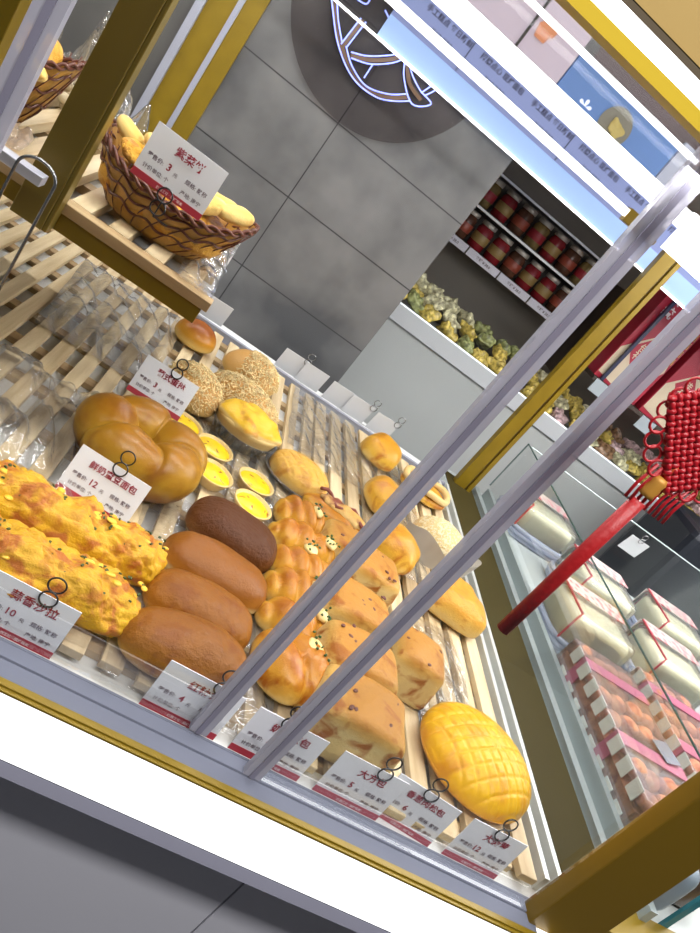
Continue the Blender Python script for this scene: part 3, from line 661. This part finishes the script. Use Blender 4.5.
# pile under the top cookies
q = MB(); q.blob(BL*.84, BW*.82, BH*1.05, 2.1, 2.4, .6, lump(.008, 40, 12), 60, 24); o = q.build('cookie_heap', M_bit2, None, True, (BX, BY, ZU+.005)); tag(o, 'heap of orange crumbly cookies filling the rattan basket', 'cookies', kind='stuff')
basket('rattan basket at the left picture edge, left of the gold upright', -.375, 1.12, .19, .15, .09, .1)
o = b0[1].copy(); o.data = b0[1].data; col.objects.link(o); o.location = (-.345,1.10,ZU+.082); o.scale = (1.7,1.6,1.6); tag(o, 'big crumbly orange pastry in the left edge basket, right one', 'cookie')
o = b0[1].copy(); col.objects.link(o); o.location = (-.40,1.13,ZU+.076); o.scale = (1.8,1.6,1.5); o.rotation_euler = (0,.1,1); tag(o, 'big crumbly orange pastry in the left edge basket, left one', 'cookie')
o = b0[0].copy(); col.objects.link(o); o.location = (-.335,1.065,ZU+.076); o.scale = (1.3,1.1,1); o.rotation_euler = (0,.1,-.2); tag(o, 'pale finger cookie at the front of the left edge basket', 'cookie')
# nuts bag and wrapped things at upper left
q = MB(); rnd = random.Random(5)
for k in range(34):
    q.blob(.026,.02,.018, 2, 2, .5, None, 12, 6, (rnd.uniform(-.06,.06), rnd.uniform(-.045,.045), rnd.uniform(.0,.05)))
o = q.build('shelled_nuts', mat('pale_nut', (.45,.36,.22), .4, var=.3, vscale=30), None, True, (-.35,1.40,ZU)); tag(o, 'pile of pale nuts at the upper left behind the basket', 'nuts', kind='stuff')
film('snack_bag', 'shiny crumpled snack bag in front of the left edge basket', 'plastic bag', -.37, 1.02, .20,.09, ZU+.004, .1, 31, amp=.03, m=glassy('brownish_film', (.75,.68,.6), 2.2, .12, .35, (.5,.38,.28), bump=1, bscale=25), s=22)
film('snack_bag', 'shiny crumpled clear bag behind the nuts at upper left', 'plastic bag', -.36, 1.50, .24,.14, ZU+.004, .1, 35, amp=.08, m=FILM, s=16)
film('film_wrap', 'clear film wrapped over the right end slats of the raised shelf', 'plastic film', -.012, 1.14, .055,.36, ZU+.0005, 0, 41, amp=.008, m=FILM, s=30, nu=20, nv=60)
# clips on rear rail and inverted wire stand
for k, (px, py) in enumerate([(97,252), (119,266)]):
    p = PY(px, py, 1.79); q = MB(); q.lathe([(.009,0), (.011,.004), (.011,.02), (.006,.026), (.0,.027)], 16)
    o = q.build('rail_knob', mat('polished_steel', (.7,.7,.7), .12, 1), None, True, (p.x, 1.789, ZS)); tag(o, ('left' if k == 0 else 'right')+' one of two shiny round knobs under the raised shelf', 'knob', 'rail knobs')
A = PY(54,188,.74); B = PY(14,168,.74); r_ = (A.x-B.x)/2; q = MB()
pts = [(A.x,.74,ZS+.001)]+[((A.x+B.x)/2+r_*math.cos(a), .74, A.z+r_*.8*math.sin(a)) for a in [PI*k/14 for k in range(15)]]+[(B.x,.74,ZS+.001)]
q.tube(pts, .0016, 8); tag(q.build('wire_stand', CHROME, None, True), 'tall thin bent wire stand at the left picture edge', 'wire stand')
# ---------------------------------------------------------------- cream cakes and cookie packs in the second half
ZC = .9003
CAKE = mat('cream_sponge', (.74,.71,.50), .5, var=.10, vscale=50, bump=.2)
RIB = mat('red_ribbon', (.50,.06,.08), .35); RIM = glassy('milky_rim', (.8,.85,.95), 1.5, .1, .45, (.62,.68,.85))
FLO = None
def floral():
    m = bpy.data.materials.new('floral_film'); m.use_nodes = True; nt = m.node_tree; b = nt.nodes['Principled BSDF']
    tc = nt.nodes.new('ShaderNodeTexCoord'); v = nt.nodes.new('ShaderNodeTexVoronoi'); v.inputs['Scale'].default_value = 55
    nt.links.new(tc.outputs['Object'], v.inputs['Vector']); r = nt.nodes.new('ShaderNodeValToRGB')
    e = r.color_ramp.elements; e[0].position = .25; e[0].color = (.62,.10,.15,1); e[1].position = .55; e[1].color = (.66,.60,.56,1)
    nt.links.new(v.outputs['Distance'], r.inputs['Fac']); nt.links.new(r.outputs['Color'], b.inputs['Base Color']); b.inputs['Roughness'].default_value = .3
    return m
FLO = floral()
def cake(label, x, y, z, yaw=0):
    r = empty('boxed_cream_cake', label, 'cake', (x, y, z), yaw, 'boxed cream cakes')
    L, W, H = .20, .17, .105
    q = MB(); q.blob(L*.9, W*.88, H*.9, 7, 7, .5, None, 64, 24, (0,0,.004)); q.build('cake', CAKE, r, True)
    q = MB()
    for z_, k in ((.007,1.02), (.019,1.06), (.032,1.06)):
        sp = lambda a, e: math.copysign(abs(a)**e, a)
        q.tube([(L/2*k*sp(math.cos(a), .45), W/2*k*sp(math.sin(a), .45), z_) for a in [2*PI*j/80 for j in range(80)]], .0065, 8, True)
    q.build('base_rim', RIM, r, True)
    q = MB(); q.blob(L, W, H, 6, 7, .5, None, 64, 24, (0,0,.0035)); q.build('clear_lid', CLEAR, r, True)
    q = MB(); q.tube([(-L*.465,-W*.465,.03), (-L*.47,-W*.47,H*.93), (-L*.44,-W*.44,H+.004), (-L*.44,W*.42,H+.004)], .0028, 6); q.build('red_ribbon', RIB, r)
    q = MB(); q.box((-L*.42,W*.10,H+.0035), (L*.46,W*.46,H+.005)); q.box((-L*.42,W*.485,.03), (L*.46,W*.5,H*.98)); q.build('floral_strip', FLO, r)
    return r
base = [('boxed cream cake at the rear left, behind the others', 510,548, 1), ('boxed cream cake crossed by the hanging red tassel', 548,578, 1), ('boxed cream cake at the right picture edge under the dark box', 636,632, 1),
        ('boxed cream cake beside the pink banded cookie packs', 547,645, 1)]
c0 = None
pos = []
for lb, px, py, n in base:
    p = PZ(px, py, ZC); pos.append((lb, p.x+.10, p.y+.085, ZC))
pos[0] = (pos[0][0], 1.135, 1.83, ZC); pos[1] = (pos[1][0], 1.26, 1.60, ZC); pos[2] = (pos[2][0], 1.585, 1.66, ZC); pos[3] = (pos[3][0], 1.12, 1.345, ZC)
pos.append(('boxed cream cake half hidden behind the right cookie pack', 1.42, 1.40, ZC))
for lb, x, y, z in pos:
    if c0 is None: r = c0 = cake(lb, x, y, z)
    else: r = copy_tree(c0); r.location = (x, y, z); r['label'] = lb
PINK = mat('pink_band', (.45,.12,.20), .4, var=.1, vscale=30); WSQ = mat('white_tab', (.62,.63,.58), .45)
COOK = bread('pink_cookie', (.66,.27,.15), (.60,.22,.14), (.45,.14,.08), namp=.7, spot=(.34,.09,.06), spot_lo=.48, spot_hi=.66, sscale=14, bump=.6)
def pack(label, x, y, L, W, H, seed):
    r = empty('cookie_pack', label, 'cookie pack', (x, y, ZC), .0, 'cookie packs')
    q = MB(); q.box((0,0,0), (W,L,H)); q.build('clear_box', CLEAR, r, bevel=.004)
    rnd = random.Random(seed)
    for i in range(4):
        for j in range(7):
            q = MB(); q.blob(.045,.04,.03, 2, 2, .5, lump(.003, 50, i+j*3), 24, 12, (.025+i*(W-.05)/3, .026+j*(L-.052)/6, rnd.uniform(.052,.062)))
            q.build('cookie', COOK, r, True)
    q = MB(); q.box((.006,.006,.004), (W-.006,L-.006,.052)); q.build('lower_cookies', COOK, r, kind='stuff')
    for yy in (L*.33, L*.80):
        q = MB(); q.box((-.003,yy-.016,.001), (-.0006,yy+.016,H+.002)); q.box((-.003,yy-.016,H+.0006), (W,yy+.016,H+.003)); q.build('pink_band', PINK, r)
    n = int(L/.046); q = MB()
    for k in range(n):
        y0 = .008+k*.046
        M = Matrix.Translation((0,y0,0))
        q.box((-.0055,0,.012), (-.0035,.028,.036), M); q.box((-.0055,.008,H-.026), (-.0035,.036,H+.004), M)
    q.build('white_tabs', WSQ, r)
pack('left clear pack of pink cookies with pink bands and white tabs', 1.005, .80, .40, .17, .085, 1)
pack('right clear pack of pink cookies with pink bands and white tabs', 1.225, .92, .34, .17, .085, 2)
q = MB(); q.box((0,0,0), (.045,.05,.0015)); o = q.build('silver_sachet', mat('silver_foil', (.25,.26,.30), .25, .6), None, False, (1.12,.93,.991), (.0,-.05,.3)); tag(o, 'small dark silver sachet on top of the left cookie pack', 'sachet')
p = PY(633,545,1.90); card('blank grey price card at the rear of the cream cakes', (p.x,1.90,max(.93,p.z-.03)), '', '', blank=True, w=.075, h=.06, clip=.9, tilt=-.2)
# below the deck on the right, seen between post and teal edge
q = MB(); q.blob(.07,.10,.10, 5, 5, .5, None, 40, 20); tag(q.build('blue_grey_pack', mat('blue_grey_pack', (.20,.24,.28), .35), None, True, (1.015,.72,ZC)), 'blue grey pack just right of the gold corner post', 'pack')
q = MB(); q.blob(.08,.07,.12, 4, 3, .5, lump(.006,30,2), 40, 20); tag(q.build('yellow_snack_bag', mat('yellow_pack', (.42,.30,.03), .3, var=.3, vscale=20, bump=.3), None, True, (1.205,.80,ZC)), 'yellow snack bag at the lower right picture edge', 'snack bag')
q = MB(); q.blob(.07,.07,.09, 4, 3, .5, lump(.006,30,5), 40, 20); tag(q.build('brown_snack_bag', mat('brown_pack', (.10,.07,.05), .25, var=.3, vscale=20, bump=.3), None, True, (1.11,.735,ZC)), 'brown snack bag between the blue grey pack and yellow bag', 'snack bag')
# ---------------------------------------------------------------- wall sign in neon
sg = empty('neon_sign', 'round blue neon sign on the grey tiled wall', 'sign', (.0,2.08,1.6))
def W2(px, py, y=2.075):
    p = PY(px, py, y); return (p.x, p.y-2.08, p.z-1.6)
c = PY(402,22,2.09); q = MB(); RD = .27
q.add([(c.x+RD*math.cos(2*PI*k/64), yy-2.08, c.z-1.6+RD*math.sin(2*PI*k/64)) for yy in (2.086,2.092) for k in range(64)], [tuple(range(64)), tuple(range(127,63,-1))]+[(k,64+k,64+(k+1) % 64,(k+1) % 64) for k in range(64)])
q.build('dark_disc', glassy('dark_see_through', (.80,.78,.78), .15, .3, .0), sg)  # thin see-through disc that darkens a round area of tiles behind the tubes
def smooth(pts, n=8):
    out = []
    P = [Vector(p) for p in pts]
    for i in range(len(P)-1):
        a = P[max(0,i-1)]; b_ = P[i]; c_ = P[i+1]; d = P[min(len(P)-1,i+2)]
        for k in range(n):
            t = k/n; out.append(.5*((2*b_)+(c_-a)*t+(2*a-5*b_+4*c_-d)*t*t+(3*b_-a-3*c_+d)*t**3))
    out.append(P[-1]); return out
strokes = [[(331,-6),(333,12),(337,40),(346,66),(358,84),(376,97),(393,101),(410,101)], [(337,-8),(338,18),(342,42)], [(346,46),(352,66),(366,86),(388,94),(406,94)],
           [(361,18),(341,44)], [(366,22),(346,48)], [(351,52),(368,56),(392,55),(404,51)], [(351,58),(370,64),(392,63),(405,58)], [(405,60),(404,78),(412,104),(431,104),(420,90),(412,74),(409,60)],
           [(424,96),(438,88),(448,72)], [(421,93),(434,84)], [(410,101),(407,94)], [(373,64),(364,78)], [(385,10),(396,30),(412,42)], [(352,-5),(366,4),(372,-6)]]
for s in strokes:
    q = MB(); q.tube(smooth([W2(*p) for p in s], 6), .0019, 8); q.build('neon_tube', NEON, sg, True)
strips = [[(334,-6),(336,20),(341,44),(352,70),(366,88),(388,97),(408,97)], [(363,20),(343,46)], [(351,55),(370,60),(392,59),(404,54)], [(407,62),(410,84),(421,100)]]
for s in strips:
    q = MB(); q.tube(smooth([W2(*p, 2.083) for p in s], 6), .0065, 4); q.build('letter_face', mat('letter_gold', (.16,.10,.06), .4), sg)
# ---------------------------------------------------------------- menu boards and posters
mb_ = empty('menu_board', 'long pale blue lit menu board strip behind the canopy lights', 'menu board', (.0,2.06,1.655))
LILAC = emis('menu_lilac', (.18,.22,.42), .72); SKY = emis('menu_sky', (.28,.42,.72), .8)
x0 = PY(400,0,2.06).x
q = MB()
for x_ in (.3,1.4,2.4): q.tube([(x_,.006,.15), (x_,.006,1.244)], .004, 8)
q.build('hanging_rods', CHROME, mb_)
q = MB(); q.box((x0,0,.0), (2.6,.012,.055)); q.build('lower_panel', SKY, mb_)
q = MB(); q.box((x0,0,.055), (2.6,.012,.15)); q.build('text_panel', LILAC, mb_)
q = MB(); q.box((-.45,-.004,-.0055), (2.6,.004,-.0005)); q.build('light_edge', LED, mb_)
q = MB()
for k in range(14): put_text(q, '招牌点心 现烤面包' if k % 2 else '手工糕点 每日新鲜', .017, x0+.13+k*.17, .115, -.001); put_text(q, '¥ 6.0  ¥ 8.0', .013, x0+.13+k*.17, .085, -.001)
q.build('menu_lettering', mat('menu_ink', (.03,.03,.08), .6), mb_)
q = MB()
for k in range(8): q.box((x0+.2+k*.34,-.0015,.055), (x0+.2025+k*.34,-.0003,.15))
q.build('panel_seams', mat('seam_dark', (.04,.05,.12), .5), mb_)
def poster(name, label, xa, xb, za, zb, m, y=2.07):
    q = MB(); q.box((xa,y,za), (xb,y+.012,zb)); o = q.build(name, m); tag(o, label, 'poster'); return o
PNK = emis('poster_pink', (.42,.36,.43), .62)
po = poster('hanging_poster', 'pale pinkish lit poster with a small orange cup, left of blue one', .10, .438, 1.808, 2.25, PNK)
q = MB()
for (cx_, cz_, r_) in ((.335,1.885,.022),(.352,1.905,.012)): q.lathe([(r_*.7,0),(r_,r_*1.3),(r_*.6,r_*1.8)], 20, (cx_,2.066,cz_), 1, .15)
q.build('orange_cup_picture', emis('cup_orange', (.50,.20,.10), .6), po)
po = poster('hanging_poster', 'blue lit poster showing a round dish of food', .442, .80, 1.808, 1.925, emis('poster_blue', (.09,.17,.38), .7))
q = MB(); q.lathe([(.045,0),(.047,.002),(.03,.004)], 32); o = q.build('dish_picture', emis('dish_brown', (.16,.15,.12), .6), po); o.location = (.625,2.068,1.862); o.rotation_euler = (PI/2,0,0)
q = MB(); q.blob(.05,.036,.012, 2,2,.5, lump(.01,60,3), 24, 12); o = q.build('food_picture', emis('food_yellow', (.38,.30,.10), .6), po); o.location = (.63,2.064,1.86); o.rotation_euler = (PI/2,.3,0)
q = MB(); put_text(q, '*', .09, .53, 1.80, 2.068); q.build('star_picture', emis('star_white', (.7,.75,.9), .8), po)
poster('hanging_poster', 'pale blue grey lit poster at the upper left of the brown board', .30, .475, 2.255, 2.5, emis('poster_grey', (.20,.26,.42), .6))
poster('hanging_poster', 'pale grey lit panel right of the blue dish poster', .805, .90, 1.808, 1.95, emis('poster_pale', (.32,.34,.42), .6))
# dark board above
q = MB(); q.box((.478,2.10,1.927), (3.2,2.14,2.6)); o = q.build('trim_2', mat('maroon_board', (.10,.065,.07), .35)); o['kind'] = 'structure'
# ---------------------------------------------------------------- white back cabinet
cb = empty('back_cabinet', 'white counter cabinet along the rear recess wall', 'cabinet', (.485,2.6,0))
CABW = mat('cabinet_white', (.50,.52,.51), .45, var=.05, vscale=3)
q = MB(); q.box((0,.015,0), (3.9,.39,1.03)); q.build('body', CABW, cb)
q = MB(); q.box((0,.0,1.032), (3.9,.39,1.045)); q.box((0,.0,1.045), (3.9,.012,1.095)); q.build('top_edge', mat('cabinet_edge', (.62,.64,.66), .35), cb)
q = MB(); q.box((0,.001,1.0955), (3.9,.011,1.099)); q.build('edge_light', emis('edge_glow', (.9,.95,1), 1.2), cb)
packs = {}
PC = [('cream_wrap', (.62,.54,.34)), ('yellow_wrap', (.55,.42,.10)), ('green_wrap', (.28,.30,.12)), ('pink_wrap', (.52,.36,.36)), ('brown_wrap', (.26,.15,.08))]
def pk(ci):
    if ci in packs: o = packs[ci].copy(); col.objects.link(o); return o
    q = MB(); q.blob(.070,.054,.036, 4.5, 2.6, .5, lump(.016, 62, ci), 36, 18)
    o = q.build('wrapped_sweet', mat(PC[ci][0], PC[ci][1], .18, bump=.8, bscale=120, var=.75, vscale=60), None, True); packs[ci] = o; return o
rnd = random.Random(3); seq = 0
cn = ['cream', 'yellow', 'green', 'pink', 'brown']
for row in range(3):
    for k in range(22):
        ci = rnd.choice([0,1,1,2] if k < 9 else [3,0,1,4,1]); o = pk(ci)
        o.location = ((.56+k*.083)+rnd.uniform(-.008,.008), 2.665+row*.075+rnd.uniform(-.006,.006), 1.078+row*.030+rnd.uniform(0,.022)); o.rotation_euler = (rnd.uniform(-.6,.6), rnd.uniform(-.5,.5), rnd.uniform(-1.5,1.5)); o.scale = (1.15,1.15,1.25)
        tag(o, 'small %s wrapped sweet among those heaped along the back cabinet' % cn[ci], 'wrapped sweet', '%s wrapped sweets on the back cabinet' % cn[ci])
q = MB(); q.box((0,0,0), (3.2,.27,.03)); o = q.build('sweets_tray', mat('tray_grey', (.3,.3,.3), .4), None, False, (.50,2.625,1.0455)); tag(o, 'long shallow tray under the wrapped sweets on the back cabinet', 'tray')
# jar shelves
js = empty('jar_shelf', 'dark shelf unit stacked with red and gold jars, price strip below', 'shelf', (.50,2.80,1.36))
SB = mat('shelf_brown', (.06,.045,.035), .4); SLIP = mat('label_strip', (.66,.64,.72), .4)
q = MB(); 
for z_ in (.012,.145,.275): q.box((0,0,z_), (.72,.19,z_+.012))
for x_ in (.0,.71): q.box((x_,0,.0), (x_+.01,.19,.29))
q.build('boards', SB, js)
q = MB()
for z_ in (.145,.275): q.box((0,-.004,z_+.001), (.72,-.0005,z_+.009))
q.build('shelf_edges', mat('edge_silver', (.6,.6,.6), .3, .4), js)
for k in range(4):
    q = MB(); q.box((.06+k*.155,-.006,-.006), (.06+k*.155+.148,-.001,.024)); c_ = q.build('price_strip', SLIP, js)
    q = MB(); put_text(q, '每罐 ¥ 38.0', .014, .06+k*.155+.074, .004, -.0075); q.build('strip_lettering', INK_GREY, c_)
JM = [mat('jar_red', (.26,.014,.02), .25, var=.2, vscale=30), mat('jar_gold', (.22,.15,.05), .25, var=.35, vscale=30), mat('jar_brown', (.10,.04,.02), .25, var=.4, vscale=30)]
jn = ['red', 'gold', 'brown']
def jar(ci):
    r = empty('snack_jar', '', 'jar', (0,0,0), 0)
    q = MB(); q.lathe([(.030,0), (.034,.003), (.034,.078), (.028,.086), (.028,.09), (.0,.09)], 24); q.build('jar_body', JM[ci], r, True)
    q = MB(); q.lathe([(.0345,.025), (.0352,.026), (.0352,.058), (.0345,.059)], 24); q.build('jar_label', mat('jar_label_'+jn[ci], [(.34,.22,.07),(.33,.02,.03),(.32,.06,.03)][ci], .35), r, True)
    q = MB(); q.lathe([(.030,.0905), (.031,.092), (.031,.106), (.029,.108), (.0,.108)], 24); q.build('jar_lid', mat('jar_lid', (.50,.46,.40), .3, .3), r, True)
    return r
J = {}
for row, z_ in enumerate((1.3845,1.5175)):
    for k in range(8):
        ci = [0,1,2,2,0,1,2][(k*2+row*3+k//3) % 7]
        if ci in J: r = copy_tree(J[ci])
        else: r = J[ci] = jar(ci)
        r.location = (.575+k*.082, 2.86, z_); r['label'] = '%s jar on the %s row of the dark jar shelves' % (jn[ci], ['bottom', 'middle', 'top'][row]); r['group'] = '%s jars, %s row' % (jn[ci], ['bottom', 'middle', 'top'][row])
# gift boxes
gs = empty('gift_shelf', 'dark shelf carrying the red gift boxes at right', 'shelf', (1.27,2.45,1.315))
q = MB(); q.box((0,0,0), (1.3,.3,.014)); q.build('board', SB, gs)
q = MB(); q.box((.005,.301,-.1), (.02,.54,.3)); q.build('bracket', SB, gs)
RED = mat('gift_red', (.42,.02,.045), .35, var=.08); CRE = mat('gift_cream', (.66,.54,.38), .4, var=.06); GLD = mat('gift_gold', (.62,.30,.08), .35)
def gift():
    r = empty('gift_box', '', 'gift box', (0,0,0), 0, 'red gift boxes')
    w, d, h = .205, .11, .40
    q = MB(); q.box((0,0,0), (w,d,h)); q.build('box', RED, r, bevel=.002)
    q = MB(); q.add([(.003,-.001,.02), (w*.62,-.001,.004), (w-.004,-.001,.15), (w*.80,-.001,.29), (.10,-.001,.25), (.003,-.001,.13)], [(0,1,2,3,4,5)]); q.build('cream_panel', CRE, r)
    q = MB(); cx_, cz_ = .075, .155; q.add([(cx_-.045,-.002,cz_-.005), (cx_,-.002,cz_-.055), (cx_+.045,-.002,cz_+.005), (cx_,-.002,cz_+.055)], [(0,1,2,3)]); k = q.build('red_diamond', RED, r)
    q = MB(); put_text(q, '佳', .034, cx_, cz_+.002, -.003); put_text(q, '礼', .034, cx_, cz_-.03, -.003); q.build('diamond_lettering', CRE, k)
    q = MB(); put_text(q, '传', .045, .045, .345, -.002); put_text(q, '统', .045, .045, .295, -.002); put_text(q, '糕', .030, .105, .355, -.002); put_text(q, '点', .030, .105, .322, -.002); q.build('white_lettering', mat('gift_white', (.8,.7,.7), .5), r)
    q = MB()
    for j in range(5): put_text(q, '福', .03, .185, .33-j*.036, -.002)
    q.build('gold_lettering', GLD, r)
    return r
g0 = gift()
for k in range(4):
    r = g0 if k == 0 else copy_tree(g0)
    r.location = (1.275+k*.232, 2.475, 1.3295); r['label'] = ['red gift box with cream panel, leftmost beside the gold post', 'red gift box second from the gold post', 'red gift box third from the gold post, behind the red knot', 'red gift box fourth from the gold post, at the frame edge'][k]
for k, (px, py) in enumerate([(621,366), (672,398)]):
    p = PY(px, py, 2.45); q = MB(); q.box((-.035,-.002,-.05), (.035,0,.0)); o = q.build('shelf_tag', mat('silver_tag', (.42,.47,.50), .35), None, False, (p.x,2.449,1.328)); tag(o, 'pale shelf tag under the '+('first' if k == 0 else 'second')+' red gift box', 'tag', 'shelf tags')
q = MB(); q.box((-.006,-.006,0), (.006,.006,.5)); p = PY(668,322,2.40); tag(q.build('display_rod', mat('blue_black', (.04,.045,.09), .3), None, False, (p.x,2.462,1.3295)), 'dark upright rod in front of the red gift boxes', 'rod')
# dark box made up to fill an unidentified dark area behind the cakes
q = MB(); q.box((0,0,0), (.9,.30,1.17)); o = q.build('dark_filler_block', mat('navy_black', (.012,.014,.022), .4, bump=.2, bscale=6), None, False, (1.80,2.12,0), bevel=.03); tag(o, 'near-black block standing behind the cream cakes', 'block')
# ---------------------------------------------------------------- chinese knot and tassel
YK = .52
kn = empty('chinese_knot', 'large red braided knot with a long red tassel hanging at right', 'decoration', tuple(PY(650,490,YK)))
O = PY(650,490,YK)
REDC = mat('red_cord', (.42,.008,.016), .35, bump=.4, bscale=300)
q = MB(); a = PY(500,628,YK); q.tube([(0,0,-.012), (0,0,(a.z-O.z)*.5), (0,0,a.z-O.z)], .0085, 10, rf=lambda t: .0070-.0006*t); q.build('tassel', mat('tassel_red', (.40,.012,.015), .4, bump=.5, bscale=200), kn, True)
q = MB(); q.lathe([(.0,-.006), (.0072,-.006), (.0066,-.002), (.0072,.002), (.0064,.006), (.0070,.010), (.005,.014), (.0,.014)], 20); q.build('tassel_cap', mat('cap_gold', (.55,.26,.04), .45, .2), kn, True)
q = MB(); K = PY(697,445,YK)-O; n = 16; st = .0053; A = []
for i in range(n):
    s = (i-(n-1)/2)*st
    for dirn in (0,1):
        pts = []
        for k in range(81):
            t = (k/80-.5)*n*st*1.0
            wv = .0018*math.sin(PI*t/st+PI*(i+dirn))
            u, v = (t, s) if dirn == 0 else (s, t)
            # lattice plane: u along x, v along z, turned 45 degrees
            pts.append((K.x+.01+(u-v)*.7071, wv, K.z+(u+v)*.7071+.015))
        q.tube(pts, .0028, 6)
q.build('braided_lattice', REDC, kn, True)
q = MB()
for i in range(16):
    a0 = -PI/2-1.9+i*.25; rr = .052
    cx_, cz_ = K.x+.01+rr*math.cos(a0), K.z+.015+rr*math.sin(a0)
    q.tube([(cx_+.007*math.cos(2*PI*k/14), .001*i % .003, cz_+.007*math.sin(2*PI*k/14)) for k in range(14)], .0012, 6, True)
q.build('cord_loops', REDC, kn, True)
q = MB(); q.tube([(0,0,.018), (K.x*.3,0,.028), (K.x*.75,0,K.z-.03)], .0035, 8); q.build('orange_knot', mat('orange_cord', (.60,.10,.03), .35), kn, True)
q = MB(); rnd = random.Random(2)
for i in range(9): q.tube([(K.x-.012+i*.0055,0,K.z-.030), (K.x-.012+i*.0055,.002,K.z-.052), (K.x-.012+i*.0055,.0,K.z-.066)], .0015, 6)
q.build('side_cords', REDC, kn, True)
q = MB(); q.tube([(K.x+.01,0,K.z+.07), (K.x+.01,0,1.629-O.z+.1)], .0016, 6); q.tube([(K.x+.01,0,1.729-O.z), (K.x+.01,-.0195+.0,1.74-O.z)], .0016, 6); q.build('hanging_cord', REDC, kn)
# ---------------------------------------------------------------- lights
def area(name, loc, size, energy, rot=(0,0,0), color=(1,1,1)):
    l = bpy.data.lights.new(name, 'AREA'); l.shape = 'RECTANGLE'; l.size, l.size_y = size; l.energy = energy; l.color = color
    o = bpy.data.objects.new(name, l); col.objects.link(o); o.location = loc; o.rotation_euler = rot; return o
area('canopy_tube_light', (.3,.958,1.63), (2.6,.03), 15)
area('canopy_rear_tube_light', (-.2,1.797,1.69), (1.7,.02), 10)
area('second_case_light', (1.6,1.5,1.69), (1.2,.35), 6)
area('front_head_light', (.3,.60,1.622), (2.6,.02), 4)
area('ceiling_panel_light', (.3,-.45,2.88), (2.4,.2), 105, color=(1,.98,.96))
area('ceiling_panel_light', (1.8,2.45,2.88), (2.0,.4), 14)
area('ceiling_panel_light', (-.5,1.3,2.88), (1.5,.4), 12)
w = bpy.data.worlds.new('World'); bpy.context.scene.world = w; w.use_nodes = True
w.node_tree.nodes['Background'].inputs[0].default_value = (.75,.8,.9,1); w.node_tree.nodes['Background'].inputs[1].default_value = .08
# ---------------------------------------------------------------- camera
cam = bpy.data.cameras.new('camera'); co = bpy.data.objects.new('camera', cam); col.objects.link(co)
cam.sensor_fit = 'VERTICAL'; cam.sensor_height = 36; cam.lens = F/933*36; cam.clip_start = .02
M = Matrix(((R[0][0], -R[1][0], -R[2][0], 0), (R[0][1], -R[1][1], -R[2][1], 0), (R[0][2], -R[1][2], -R[2][2], EYE), (0,0,0,1)))
co.matrix_world = M
sc = bpy.context.scene; sc.camera = co
sc.view_settings.view_transform = 'Standard'; sc.view_settings.look = 'None'; sc.view_settings.exposure = -.55; sc.view_settings.gamma = 1; sc.view_settings.use_curve_mapping = False
sc.cycles.transparent_max_bounces = 24
